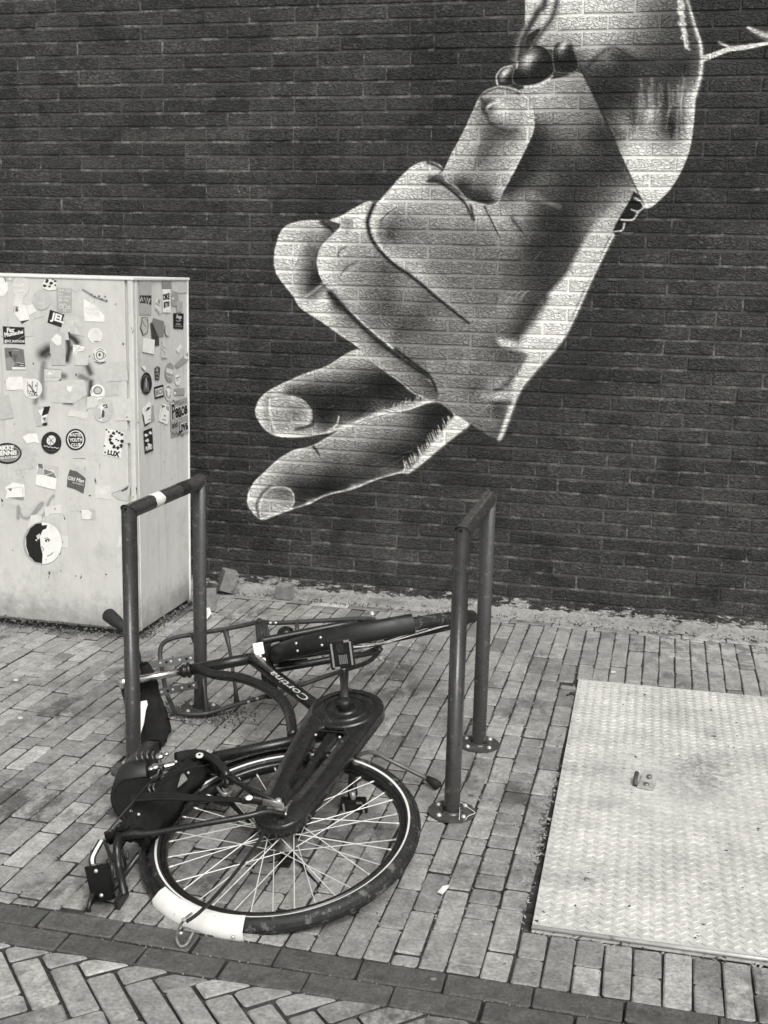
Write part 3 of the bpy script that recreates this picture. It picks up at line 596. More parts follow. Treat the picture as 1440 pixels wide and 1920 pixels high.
while x < PXR:                                         # strip below the plate: whole and half bricks in turn
    Wd = .0685
    if k % 2 == 0: items += [(x+Wd/2, -2.899, .112, Wd-.004, 0, tn()), (x+Wd/2, -3.012, .107, Wd-.004, 0, tn())]
    else: items.append((x+Wd/2, -2.955, .222, Wd-.004, 0, tn()))
    x += Wd; k += 1
xs = -5.967
while xs < 3.6: items.append((xs+.0985, -.155, .193, .056, math.pi/2, tn()*1.06)); xs += .1975
lay(pave, items, PV_O, PV_A, 300)
# dark double band
band = MB(); band.box((-.7, -3.15, -.03), (10.8, .09, .02)); band = band.build('dark_brick_band', SAND, kind='structure'); items = []
for row, yc, ph in ((0, -3.1095, -.195), (1, -3.1915, -.097)):
    for i in range(-27, 19): items.append((ph+i*.2035+.10175+random.gauss(0, .001), yc, .199, .0775, math.pi/2, random.gauss(1, .07)))
lay(band, items, PD_O, PD_A, 200)
# street in herringbone
street = MB(); street.box((-.7, -4.4, -.035), (10.8, 2.3, .02)); hs_ = -.0150+.0115*(.5*soft_noise(260, 80, 16)+.3*soft_noise(260, 80, 6)+.2*rng.random((80, 260)))
street.add([(-2.6+3.9*i/259, -4.35+1.13*j/79, hs_[j, i]) for j in range(80) for i in range(260)], [(j*260+i, j*260+i+1, (j+1)*260+i+1, (j+1)*260+i) for j in range(79) for i in range(259)], True)
street = street.build('street', SAND, kind='structure')
Wb, Lb = .0690, .207; th = math.radians(-47); ct, st_ = math.cos(th), math.sin(th); far = MB(); ftone = []; n_ = 0; cand = []
for i in range(-70, 71):
    for j in range(-16, 17):
        for hv in (0, 1):
            ox, oy = i*Wb+j*Lb, i*Wb-j*Lb; g_ = .0034
            R_ = [(ox+g_, oy+g_), (ox+Lb-g_, oy+g_), (ox+Lb-g_, oy+Wb-g_), (ox+g_, oy+Wb-g_)] if hv == 0 else [(ox+g_, oy+Wb+g_), (ox+Wb-g_, oy+Wb+g_), (ox+Wb-g_, oy+Wb+Lb-g_), (ox+g_, oy+Wb+Lb-g_)]
            Q = [(-.72+x*ct-y*st_, -3.62+x*st_+y*ct) for x, y in R_]
            out = []                                   # cut along the band
            for a in range(4):
                A, B = Q[a], Q[(a+1) % 4]; ia, ib = A[1] < -3.236, B[1] < -3.236
                if ia: out.append(A)
                if ia != ib: t = (-3.236-A[1])/(B[1]-A[1]); out.append((A[0]+(B[0]-A[0])*t, -3.236))
            if len(out) < 3: continue
            ar = abs(sum(out[a][0]*out[(a+1) % len(out)][1]-out[(a+1) % len(out)][0]*out[a][1] for a in range(len(out))))/2
            c = np.mean(out, 0)
            if ar < .0012 or c[1] < -5.4 or abs(c[0]+.7) > 5: continue
            cand.append((c, [(q[0]+random.gauss(0, .0012), q[1]+random.gauss(0, .0012)) for q in out]))
for c, P in cand:
    pp = [proj((x, y, 0)) for x, y in P]; vis = any(-10 < a < 1450 and 0 < b < 1930 for a, b in pp); t = tn()*1.08; mbp = poly_paver(P); dz = random.gauss(0, .0015)
    if vis:
        q = MB(); joinmb(q, mbp, [(x-c[0], y-c[1], z) for x, y, z in mbp.v]); o = q.build('brick', [PV_O, SOIL], street); o.location = (c[0], c[1], dz); o.color = (t, t, t, 1); o.rotation_euler = (random.gauss(0, .006), random.gauss(0, .006), 0)
    else: joinmb(far, mbp, [(x, y, z+dz) for x, y, z in mbp.v]); ftone += [t]*len(mbp.v)
o = far.build('bricks', [PV_A, SOIL], street, kind='stuff'); a_ = o.data.color_attributes.new('tone', 'FLOAT_COLOR', 'POINT'); a_.data.foreach_set('color', np.repeat(np.array(ftone, np.float32), 4))
# crumbled footing strip between the last course and the wall
m = NT('crumbled_mortar'); p = m.pos(); f = m.noise(p, 90, 6, .8); v = m.lerp(f, .25, .75, .2, .62); v = m.mixv(m.ramp(m.noise(p, 11, 5, .75), .56, .68), v, m.math('MULTIPLY', f, .2)); m.bump(f, .012); CRUMB = m.fin(v, .95, 0, .2)
fs = MB(); N = 440; V = []
for i in range(N+1):
    x = -5.9+9.5*i/N
    for y, z in ((-.127, -.004), (-.10, .004), (-.07, .008), (-.035, .014), (-.003, .022)): V.append((x, y+random.uniform(-.006, .006)*(y > -.12), z+random.uniform(-.006, .008)))
fs.add(V, [(i*5+k, (i+1)*5+k, (i+1)*5+k+1, i*5+k+1) for i in range(N) for k in range(4)], True); fs.build('footing_strip', CRUMB, kind='structure')

# ------------------------------------------------------------------ steel chequer plate
m = NT('galvanised_plate'); p = m.pos(); n1 = m.noise(p, 5, 6, .7); n2 = m.noise(p, 60, 5, .7); sp = m.n('TexVoronoi'); m.l(p, sp.inputs['Vector']); sp.inputs['Scale'].default_value = 55
v = m.math('MULTIPLY', m.lerp(n1, .3, .7, .47, .72), m.lerp(n2, .25, .75, .8, 1.2)); v = m.math('MULTIPLY', v, m.lerp(sp.outputs[0], 0, .7, 1.08, .92))
v = m.mixv(m.math('MULTIPLY', m.ramp(m.noise(p, 3.2, 4, .6), .52, .7), .45), v, .24)
v = m.mixv(m.ramp(m.noise(p, 26, 3, .6), .70, .715), v, .05)
sx = m.n('SeparateXYZ'); m.l(p, sx.inputs[0]); dst = m.math('SQRT', m.math('ADD', m.math('POWER', m.math('SUBTRACT', sx.outputs[0], .21), 2.), m.math('MULTIPLY', m.math('POWER', m.math('ADD', sx.outputs[1], 1.72), 2.), .35)))
v = m.math('MULTIPLY', v, m.lerp(m.math('MULTIPLY', m.ramp(dst, .03, .2, 1., 0.), m.ramp(m.noise(p, 45, 4, .75), .38, .6)), 0, 1, 1., .55))
PLATE = m.fin(v, m.lerp(n2, .3, .7, .5, .72), .12, .4)
pt = .018; pl = empty('steel_plate', ((PXL+PXR)/2, (PYT+PYB)/2, 0), 'galvanised chequer steel cover plate lying flush in the paving', 'cover plate')
off = np.array(pl.location)
b = MB(); b.box(((PXL+PXR)/2, (PYT+PYB)/2, pt/2-.006), (PXR-PXL-.010, PYT-PYB-.014, pt), ch=.003); b.build('plate', PLATE, pl, off)
tr = MB(); s_ = .0156; nx = int((PXR-PXL-.03)/s_); ny = int((PYT-PYB-.04)/s_)
for i in range(nx):
    for j in range(ny):
        if (i+j) % 2: continue
        x = PXL+.017+i*s_+random.uniform(-.0006, .0006); y = PYB+.03+j*s_; a = math.radians(45 if j % 2 else -45)+math.radians(-4); L = .0118*random.uniform(.85, 1.1); Wd = .0027; hh = .0029*min(1, max(.4, .85+.5*math.sin(x*5+1)*math.sin(y*4.1)+random.gauss(0, .12)))
        c, s2 = math.cos(a), math.sin(a); z0 = pt-.0062
        if random.random() < .02: continue
        tr.add([(x-c*L, y-s2*L, z0), (x-s2*Wd, y+c*Wd, z0), (x+c*L, y+s2*L, z0), (x+s2*Wd, y-c*Wd, z0), (x-c*L*.8, y-s2*L*.8, z0+hh), (x+c*L*.8, y+s2*L*.8, z0+hh)], [(0, 3, 5, 4), (3, 2, 5), (2, 1, 4, 5), (1, 0, 4)])
tr.build('tread_pattern', PLATE, pl, off, kind='stuff')
ed = MB(); ed.tube([(PXL+.006, PYB+.008, pt-.007), (PXR-.006, PYB+.008, pt-.007)], .0062, 8); ed.build('rolled_edge', mat('bright_edge', .84, .35, metal=.5, var=.15, dirt=.2, dtone=.55), pl, off)
bc = at(1209, 1470, .012); bk = MB(); Rz = rotm((0, 0, 1), math.radians(-12))
bk.sheet([np.array(bc)+Rz@np.array(q) for q in ((-.016, -.030, .002), (.022, -.030, .002), (.022, .004, .002), (-.016, .004, .002))], (0, 0, 1), .004); bk.sheet([np.array(bc)+Rz@np.array(q) for q in ((-.016, .004, .002), (.022, .004, .002), (.022, .038, .016), (-.016, .038, .016))], (0, 0, 1), .004)
bk.v = [tuple(np.array(bc)+(np.array(v)-np.array(bc))*1.35) for v in bk.v]; bk = bk.build('lifting_bracket', mat('bracket_steel', .72, .35, metal=.3, var=.3, dirt=.2, dtone=.3, dscale=60), pl, off)
pl.rotation_euler = (0, 0, .0142); pl.location.x += .005
for q in ((.003, -.019, .008), (.003, .024, .018)): MB().lathe(np.array(bc)+Rz@np.array(q), (0, 0, 1), [(0, .006), (.008, .006), (.0095, 0)], 8).build('bolt', mat('bracket_bolt', .45, .4, metal=.4), bk, off)
MB().tube([np.array(bc)+(-.034, -.026, .006), np.array(bc)+(-.036, -.004, .014), np.array(bc)+(-.032, .024, .028)], .0075, 8).build('locking_pin', mat('dark_pin', .3, .5), bk, off)
sc_ = at(1090, 1645, .013); MB().lathe(sc_, (0, 0, 1), [(0, .0035), (.006, .003), (.0085, 0)], 10).build('screw', mat('dull_screw', .5, .5, metal=.5), pl, off)
gap = MB(); gap.box((PXL-.001, (PYT+PYB)/2, -.045), (.02, 1.9, .02)); 

# ------------------------------------------------------------------ street cabinet covered in stickers
CX0, CX1, CY0, CY1, CZ = -3.27, -2.168, -.94, -.352, 1.557
cvb = Canvas(CX0, CX1, 0, CZ, .0022, lambda U, V: ((720+FPX*((U-CAM[0])*RT[0]+(CY0-CAM[1])*RT[1]+(V-CAM[2])*RT[2])/((U-CAM[0])*FW[0]+(CY0-CAM[1])*FW[1]+(V-CAM[2])*FW[2])), (960-FPX*((U-CAM[0])*UP[0]+(CY0-CAM[1])*UP[1]+(V-CAM[2])*UP[2])/((U-CAM[0])*FW[0]+(CY0-CAM[1])*FW[1]+(V-CAM[2])*FW[2]))))
for P, w_, op in (([(79, 745), (78, 715), (82, 680)], 5, .55), ([(80, 664), (90, 656)], 9, .95), ([(84, 668), (94, 662)], 6, .8), ([(118, 622), (128, 626)], 6, .9), ([(128, 630), (138, 636), (144, 643)], 5.5, .9), ([(126, 634), (129, 655), (125, 676)], 5, .95), ([(134, 652), (129, 662)], 4, .8), ([(164, 688), (169, 700)], 5, .8), ([(170, 716), (168, 748)], 4.5, .85), ([(150, 706), (165, 712)], 4.5, .6), ([(66, 690), (92, 640), (130, 612)], 22, .12), ([(150, 700), (172, 740)], 20, .12), ([(68, 748), (66, 755)], 4, .6), ([(113, 704), (120, 706)], 5, .7), ([(120, 756), (134, 758)], 2.5, .7)): cvb.stroke(P, .09, w_*1.4, op=min(.97, op*1.1))
for P in ([(33, 970), (34, 950), (40, 968), (52, 972), (64, 960), (74, 946), (80, 944), (72, 956), (62, 968), (72, 972), (84, 962), (92, 940), (100, 930)],): cvb.stroke(P, .68, 2.6, op=.6)
cvb.stroke([(34, 972), (36, 955)], .4, 3, op=.6)
SPRAY = cvb.image('cabinet_spray')
def cab_mat(name, tone, front):
    m = NT(name); p = m.pos(); sx = m.n('SeparateXYZ'); m.l(p, sx.inputs[0]); L = float(lin(tone))
    n1 = m.noise(m.scaled(p, (9, 9, 3.2)), 1.0, 6, .7); n2 = m.noise(p, 120, 4, .7); dr = m.noise(m.scaled(p, (34, 34, 1.3)), 1.0, 4, .6); cl = m.noise(p, 6, 6, .75)
    v = m.math('MULTIPLY', m.lerp(n1, .3, .7, .88, 1.05), m.math('MULTIPLY', m.lerp(n2, .3, .7, .97, 1.03), L))
    v = m.math('MULTIPLY', v, m.ramp(cl, .52, .66, 1., .86)); v = m.math('MULTIPLY', v, m.ramp(dr, .56, .7, 1., .84))
    # splash dirt and rust near the ground, scratches, specks
    lo = m.math('ADD', sx.outputs[2], m.lerp(m.noise(p, 16, 6, .75), .2, .8, -.1, .1)); v = m.math('MULTIPLY', v, m.ramp(lo, .0, .22, .5, 1.))
    v = m.mixv(m.ramp(m.noise(m.scaled(p, (40, 40, 16)), 1.0, 3, .6), .715, .735), v, .07)
    if front:
        cx = m.n('CombineXYZ'); m.l(m.lerp(sx.outputs[0], CX0, CX1), cx.inputs[0]); m.l(m.lerp(sx.outputs[2], 0, CZ), cx.inputs[1])
        im = m.n('TexImage', image=SPRAY, extension='CLIP'); m.l(cx.outputs[0], im.inputs[0]); sc = m.n('SeparateColor'); m.l(im.outputs[0], sc.inputs[0]); v = m.mixv(im.outputs[1], v, sc.outputs[0])
    m.bump(m.noise(p, 14, 4, .5), .0025); return m.fin(v, m.lerp(n1, .3, .7, .42, .6), 0, .45)
CABF, CABS = cab_mat('cabinet_front', .815, True), cab_mat('cabinet_paint', .825, False)
cab = empty('street_cabinet', ((CX0+CX1)/2, (CY0+CY1)/2, 0), 'pale metal street cabinet covered in stickers beside the wall', 'utility cabinet'); co = np.array(cab.location)
b = MB(); b.box(((CX0+CX1)/2, (CY0+CY1)/2+.006, CZ/2+.012), (CX1-CX0-.004, CY1-CY0-.012, CZ-.03), ch=.004); b.build('body', CABS, cab, co)
b = MB(); b.box(((CX0+CX1)/2-.011, CY0+.008, CZ/2+.014), (CX1-CX0-.05, .018, CZ-.05), ch=.004); door = b.build('door', CABF, cab, co)
b = MB(); b.box(((CX0+CX1)/2, (CY0+CY1)/2, CZ-.006), (CX1-CX0+.012, CY1-CY0+.012, .013), ch=.004); b.build('lid', mat('cabinet_lid', .9, .5, var=.08, dirt=.15, dtone=.7), cab, co)
b = MB(); b.box((CX1-.012, CY0+.011, CZ/2+.01), (.024, .026, CZ-.03), ch=.005); b.box((CX1-.001, CY0+.033, CZ/2+.01), (.006, .008, CZ-.03), ch=.002); b.build('corner_post', CABS, cab, co)
b = MB(); b.box((CX1-.003, CY1-.006, CZ/2+.01), (.012, .012, CZ-.03), ch=.003); b.build('edge_strip', mat('cabinet_lid', .9), cab, co)
b = MB(); b.box(((CX0+CX1)/2, (CY0+CY1)/2+.01, .01), (CX1-CX0-.03, CY1-CY0-.03, .03)); b.build('plinth', mat('plinth_dark', .2, .9, var=.4, bump=.002), cab, co)
STM = {}
def smat(t):
    t = round(float(t), 2)
    if t not in STM:
        STM[t] = mat('sticker_print_%02d' % int(t*100), t, .55, var=.12, scale=45, dirt=.1, dtone=min(.85, t*.6+.38), dscale=70)
    return STM[t]
SIDE = False
def face(px, py, e):
    if SIDE: q = at_x(px, py, CX1+.0008+e)
    else: q = at_y(px, py, CY0-.0018-e)
    return q
def FN(): return np.array((1., 0, 0)) if SIDE else np.array((0, -1., 0))
LEV = [0]
def flat(P, t, e, mb): mb.sheet([face(x, y, e) for x, y in P], FN(), .0003)
def ell(cx_, cy_, rx, ry, a=0, n=28, j=0.):
    ca, sa = math.cos(a), math.sin(a); r = random.Random(int(cx_*7+cy_))
    return [(cx_+ca*rx*(1+r.uniform(-j, j))*math.cos(t)-sa*ry*math.sin(t), cy_+sa*rx*math.cos(t)+ca*ry*(1+r.uniform(-j, j))*math.sin(t)) for t in [2*math.pi*i/n for i in range(n)]]
def blob(cx_, cy_, r, n=9, j=.4, seed=0):
    q = random.Random(seed+int(cx_*3+cy_*5)); return [(cx_+r*q.uniform(1-j, 1+j)*math.cos(2*math.pi*i/n), cy_+r*q.uniform(1-j, 1+j)*math.sin(2*math.pi*i/n)) for i in range(n)]
def line(P, w):
    """a drawn line as a thin outline polygon"""
    P = [np.array(q, float) for q in P]; A = []; B = []
    for i, q in enumerate(P):
        t = P[min(i+1, len(P)-1)]-P[max(i-1, 0)]; t /= np.linalg.norm(t)+1e-9; n = np.array((-t[1], t[0]))*w/2; A.append(tuple(q+n)); B.append(tuple(q-n))
    return A+B[::-1]
FONTS = {}
def glyphs(txt, shear=0., boldness=.0):
    key = (txt, shear, boldness)
    if key not in FONTS:
        cu = bpy.data.curves.new('lettering', 'FONT'); cu.body = txt; cu.shear = shear; cu.offset = boldness; cu.resolution_u = 3; cu.align_x = 'LEFT'
        ob = bpy.data.objects.new('lettering', cu); COL.objects.link(ob); dg = bpy.context.evaluated_depsgraph_get(); me = bpy.data.meshes.new_from_object(ob.evaluated_get(dg))
        V = np.array([v.co[:2] for v in me.vertices]); F = [tuple(q.vertices) for q in me.polygons]; bpy.data.objects.remove(ob); bpy.data.meshes.remove(me); bpy.data.curves.remove(cu)
        lo, hi = V.min(0), V.max(0); FONTS[key] = ((V-lo)/(hi-lo), F)
    return FONTS[key]
def words(mb, txt, quad, e, shear=0., bold=.02):
    """lettering fitted to quad = top-left, top-right, bottom-right, bottom-left (photo pixels on the face)"""
    V, F = glyphs(txt, shear, bold); a, b, c, d = [np.array(q, float) for q in quad]
    mb.add([face(*((d*(1-u)+c*u)*(1-v)+(a*(1-u)+b*u)*v), e) for u, v in V], F)
def sticker(P, t, art=(), text=(), e=None):
    """P outline, t tone; art: [(outline, tone)], text: [(string, quad, tone, shear, bold)]"""
    LEV[0] += 1; e = .0003*(LEV[0] % 6) if e is None else e
    b = MB(); flat(P, t, e, b); st = b.build('sticker', smat(t), cab, co)
    by = {}
    for k, (Q, tt) in enumerate(art): by.setdefault(round(tt, 2), []).append((Q, k))
    for tt, qs in by.items():
        b = MB()
        for Q, k in qs: b.sheet([face(x, y, e+.0004+.00004*k) for x, y in Q], FN(), .0001)
        b.build('print', smat(tt), st, co)
    for tx in text:
        b = MB(); words(b, tx[0], tx[1], e+.0009, tx[3] if len(tx) > 3 else 0., tx[4] if len(tx) > 4 else .02); b.build('lettering', smat(tx[2]), st, co)
    return st
A = lambda *L: [(x/7.2, 500+y/7.2) for x, y in L]
B = lambda *L: [(x/5.538, 680+y/5.538) for x, y in L]
C = lambda *L: [(x/3.2727, 780+y/3.2727) for x, y in L]
def sc(P, s): return P
eA = lambda x, y, rx, ry=None, **k: ell(x/7.2, 500+y/7.2, rx/7.2, (ry or rx)/7.2, **k)
eB = lambda x, y, rx, ry=None, **k: ell(x/5.538, 680+y/5.538, rx/5.538, (ry or rx)/5.538, **k)
lA = lambda w, *L: line(A(*L), w/7.2)
lB = lambda w, *L: line(B(*L), w/5.538)
sticker(A((-60, 120), (10, 130), (60, 160), (105, 220), (105, 320), (60, 390), (-60, 415)), .92)
sticker(A((40, 105), (225, 105), (228, 215), (180, 215), (150, 190), (100, 190), (75, 215)), .74, [(A((45, 130), (80, 170), (75, 210)), .4), (A((190, 205), (225, 160), (228, 212)), .45), (eA(135, 160, 20), .9)])
sticker(eA(280, 270, 112, 145), .86, [(eA(288, 262, 104, 132), .82), (lA(14, (200, 250), (260, 260), (330, 230)), .9), (lA(12, (230, 330), (300, 320), (350, 340)), .9)])
sticker(A((570, 240), (600, 180), (700, 165), (755, 180), (770, 250), (755, 310), (660, 325), (580, 290)), .9, [(blob(88, 527, 3.2), .2), (blob(96, 531, 3), .2), (blob(103, 527, 2.6), .25), (blob(84, 536, 3), .2), (blob(93, 537, 2.5), .3), (blob(104, 535, 2.2), .2), (blob(99, 524, 1.8), .2)])
sticker(eA(565, 445, 125, 138), .755, [(eA(540, 498, 13), .84), (eA(585, 492, 12), .84), (eA(505, 460, 10), .82)])
sticker(A((765, 285), (970, 298), (970, 625), (765, 608)), .665, [(lA(12, (850, 530), (820, 500), (795, 530), (810, 560), (845, 545), (870, 500), (905, 540), (940, 530), (945, 560), (905, 560)), .85), (lA(10, (855, 550), (860, 600), (885, 600), (885, 560)), .85)], [('BAAS', A((790, 300), (950, 312), (950, 345), (790, 335)), .86), ('IN', A((790, 350), (850, 354), (850, 378), (790, 374)), .86), ('EIGEN', A((790, 388), (950, 398), (950, 425), (790, 418)), .86), ('BUIK', A((790, 430), (940, 440), (940, 475), (790, 465)), .86)])
sticker(eA(1030, 268, 62, 72), .775)
sticker(A((675, 580), (875, 650), (850, 690), (830, 820), (640, 755)), .14, [], [('JEL', A((700, 610), (880, 665), (850, 800), (672, 740)), .93, 0, .045)])
sticker(A((255, 510), (340, 510), (370, 600), (405, 710), (275, 735), (185, 625), (240, 600)), .93, [(A((275, 735), (395, 720), (330, 750), (295, 775)), .2)])
sticker(A((182, 535), (258, 535), (258, 612), (182, 612)), .86, [(lA(5, (186, 612), (186, 538), (255, 538)), .15)], [('S', A((205, 548), (245, 548), (245, 605), (205, 605)), .15, 0, .05)])
sticker(A((350, 530), (440, 505), (495, 600), (395, 660)), .9)
sticker(A((395, 660), (495, 600), (580, 610), (600, 660), (420, 725)), .79)
sticker(A((1125, 430), (1270, 520), (1370, 620), (1410, 665), (1410, 745), (1140, 735)), .93, [], [('PLAN', A((1160, 545), (1320, 550), (1320, 595), (1160, 590)), .86), ('POWE', A((1165, 610), (1340, 618), (1340, 665), (1165, 655)), .86)])
sticker(A((865, 655), (1050, 670), (1120, 800), (1140, 940), (950, 900), (880, 800)), .775, [(lA(14, (940, 750), (980, 730), (970, 790)), .86), (lA(14, (1000, 740), (1040, 720), (1040, 760)), .86), (lA(14, (930, 840), (920, 880)), .88), (lA(12, (1020, 830), (1040, 900)), .86)])
sticker(A((38, 805), (328, 820), (338, 1045), (50, 1035)), .14, [(lA(7, (240, 985), (320, 935)), .6)], [('Faz', A((85, 825), (200, 822), (195, 880), (95, 888)), .92, .1, .04), ('Mustache', A((50, 890), (310, 850), (315, 900), (65, 955)), .92, .1, .04), ('@FAZ_MUSTACHE', A((60, 985), (330, 990), (332, 1035), (62, 1030)), .92, 0, .03)])
sticker(A((60, 1095), (210, 1095), (320, 1120), (345, 1385), (85, 1392)), .45, [(A((110, 1150), (150, 1140), (165, 1230), (130, 1200)), .15), (A((75, 1240), (140, 1220), (205, 1300), (160, 1388), (85, 1388)), .58), (A((165, 1355), (345, 1358), (345, 1388), (165, 1388)), .9), (A((220, 1280), (330, 1300), (330, 1345), (235, 1330)), .32), (A((175, 1180), (240, 1190), (200, 1300)), .36), (lA(9, (225, 1290), (320, 1310)), .85), (lA(8, (265, 1330), (320, 1338)), .85), (lA(7, (180, 1130), (260, 1130)), .7)])
sticker(A((675, 1170), (675, 940), (700, 890), (750, 860), (800, 858), (850, 890), (880, 950), (885, 1330), (690, 1330), (690, 1175)), .74)
sticker(A((770, 900), (830, 940), (825, 1050), (770, 1065), (685, 985)), .91, [(lA(4, (740, 960), (780, 1000)), .7), (lA(3, (770, 905), (828, 942)), .5)], e=.0024)
sticker(eA(1285, 930, 98, 104), .9, [(eA(1290, 930, 72, 80), .87), (A((1260, 1005), (1340, 1000), (1320, 1020), (1280, 1022)), .55)])
sticker(A((985, 1050), (1060, 1060), (1160, 1075), (1130, 1140), (1060, 1145), (1020, 1180), (985, 1175)), .93, [(lA(4, (1000, 1065), (1060, 1115), (1090, 1060), (1155, 1080), (1120, 1130), (1075, 1100), (1020, 1130)), .3), (lA(4, (1000, 1160), (1040, 1140)), .35)])
sticker(A((975, 1180), (1130, 1150), (1200, 1200), (1180, 1330), (1010, 1330)), .8)
sticker(eA(1345, 1195, 95, 105, j=.06), .88, [(eA(1350, 1195, 55, 60), .25), (eA(1350, 1195, 44, 50), .86), (eA(1345, 1190, 16, 22), .3), (lA(10, (1265, 1170), (1275, 1240), (1330, 1290), (1410, 1290)), .25), (lA(8, (1285, 1280), (1350, 1310), (1430, 1285)), .3), (lA(8, (1300, 1130), (1350, 1105), (1400, 1130)), .35), (lA(8, (1400, 1160), (1430, 1200), (1400, 1240)), .3)])
sticker(lA(20, (1110, 305), (1190, 350), (1260, 400), (1340, 430), (1450, 470)), .55, [(blob(172, 552, 1.6), .3), (blob(178, 556, 1.8), .35), (blob(186, 555, 1.8), .35), (blob(191, 561, 1.8), .35), (blob(197, 556, 1.6), .4), (blob(200, 563, 1.6), .4)])
sticker(B((455, 60), (635, 70), (635, 160), (600, 190), (455, 187)), .8, [(lB(5, (457, 187), (457, 62), (633, 72)), .4), (B((480, 120), (515, 85), (550, 125)), .92), (lB(6, (470, 150), (620, 155)), .7), (B((600, 190), (635, 160), (640, 185)), .45)])
sticker(B((490, 200), (660, 190), (875, 180), (905, 330), (770, 420), (540, 415)), .79, [(lB(5, (660, 180), (660, 192), (870, 182)), .88)])
sticker(B((680, 240), (755, 240), (750, 290), (720, 322), (690, 290)), .85, [(blob(130, 729, 5, seed=4), .94), (lB(4, (683, 243), (692, 290), (720, 320)), .6)])
sticker(eB(340, 270, 98, 105), .9, [(blob(55+i*2.1, 722+((i*37) % 17), 1.9, seed=i), .35) for i in range(7)]+[(blob(53+i*2.3, 733+((i*23) % 9), 1.5, seed=i+9), .3) for i in range(8)]+[(lB(8, (335, 190), (335, 310)), .45), (lB(6, (285, 200), (290, 330)), .45), (lB(6, (390, 200), (380, 330)), .45), (lB(5, (290, 345), (390, 345)), .4)])
sticker(B((60, 190), (90, 150), (230, 145), (245, 270), (150, 285), (70, 280)), .92)
sticker(B((-40, 360), (90, 335), (145, 570), (-30, 600)), .745)
sticker(eB(1015, 305, 76, 80), .93, [(eB(1015, 288, 46, 42), .25), (eB(1016, 288, 36, 33), .74), (lB(6, (960, 350), (1015, 358), (1070, 350)), .55), (lB(7, (952, 270), (955, 320)), .4)])
sticker(B((1095, -10), (1310, -12), (1330, 185), (1120, 195)), .775)
sticker(B((1165, 375), (1385, 370), (1395, 600), (1190, 605)), .805)
sticker(B((335, 460), (525, 445), (495, 560), (490, 650), (375, 665)), .74, [(B((455, 460), (522, 452), (500, 530), (430, 555)), .12), (B((440, 630), (490, 620), (490, 652), (440, 655)), .14), (B((400, 500), (455, 470), (430, 560)), .94), (B((425, 560), (500, 530), (470, 600), (435, 640)), .88), (B((440, 575), (480, 565), (465, 610)), .35)])
sticker(eB(1070, 512, 98, 106), .755, [(B((1055, 490), (1085, 485), (1085, 560), (1030, 590)), .3), (B((1060, 440), (1110, 430), (1120, 470), (1080, 470)), .35), (lB(10, (1050, 600), (1048, 550), (1060, 470)), .93), (lB(10, (1060, 470), (1030, 430)), .93), (lB(10, (1060, 465), (1060, 420)), .93), (lB(10, (1060, 470), (1100, 450)), .93), (lB(10, (1060, 475), (1020, 460)), .93), (lB(9, (1020, 590), (1060, 600)), .93), (lB(8, (1060, 475), (1090, 500)), .93)])
sticker(eB(533, 832, 105, 115), .15, [(eB(531, 806, 46, 52, a=.5), .88), (lB(6, (500, 770), (531, 806), (565, 850)), .2), (lB(5, (531, 806), (500, 820)), .2), (lB(5, (531, 806), (560, 780)), .2), (lB(5, (531, 806), (520, 850)), .2), (lB(7, (455, 860), (475, 872), (485, 862), (505, 880), (525, 872), (545, 885), (570, 878), (590, 890), (610, 885)), .85), (lB(3, (475, 905), (590, 915)), .45)])
wy = sticker(eB(785, 798, 104, 113), .13, [(eB(785, 798, 86, 94), .93), (eB(785, 798, 76, 84), .13)], [('WASTED', B((715, 735), (850, 728), (850, 765), (722, 770)), .93, 0, .03), ('YOUTH', B((720, 785), (855, 778), (855, 820), (724, 822)), .93, 0, .03), ('CLUB', B((735, 838), (840, 832), (838, 870), (742, 868)), .93, 0, .03)])
sticker(eB(75, 942, 150, 110), .13, [(eB(78, 942, 132, 90), .55), (eB(75, 930, 120, 60), .35)], [('DIKKE', B((-30, 862), (145, 858), (140, 905), (-35, 915)), .93, 0, .05), ('DENNIS', B((-45, 918), (175, 908), (175, 955), (-45, 970)), .93, 0, .05), ('& DE ROCKERS', B((-25, 980), (185, 965), (180, 985), (-20, 1005)), .93, 0, .03)])
sticker(B((232, 770), (300, 735), (380, 735), (410, 840), (360, 825), (280, 840)), .93)
sticker(B((1098, 680), (1285, 725), (1255, 995), (1070, 955)), .9, [(blob(a, b, c_, seed=k), .12) for k, (a, b, c_) in enumerate([(200, 806, 2), (204, 810, 1.8), (213, 812, 3), (219, 809, 2.5), (224, 812, 2.5), (229, 815, 3), (208, 818, 3.2), (206, 824, 3), (209, 831, 3.5), (214, 838, 4), (221, 840, 3.5), (227, 836, 3.5), (229, 827, 3), (196, 836, 1.8), (197, 848, 1.8), (222, 826, 1.8), (218, 824, 1.6)])], [('LUX', B((1120, 905), (1250, 925), (1240, 985), (1112, 955)), .12, 0, .06)])
sticker(B((420, 1045), (605, 1080), (600, 1200), (470, 1190)), .77)
sticker(B((390, 1045), (440, 1050), (460, 1110), (555, 1120), (590, 1200), (575, 1320), (470, 1295), (370, 1270)), .93, [(B((455, 1105), (555, 1135), (588, 1200), (520, 1185), (460, 1165)), .48), (B((392, 1047), (440, 1052), (450, 1100), (400, 1090)), .42), (B((395, 1090), (450, 1100), (460, 1165), (380, 1160)), .72), (lB(7, (470, 1170), (555, 1140)), .85)])
sticker(B((740, 1050), (880, 1090), (890, 1340), (860, 1340), (800, 1140)), .77)
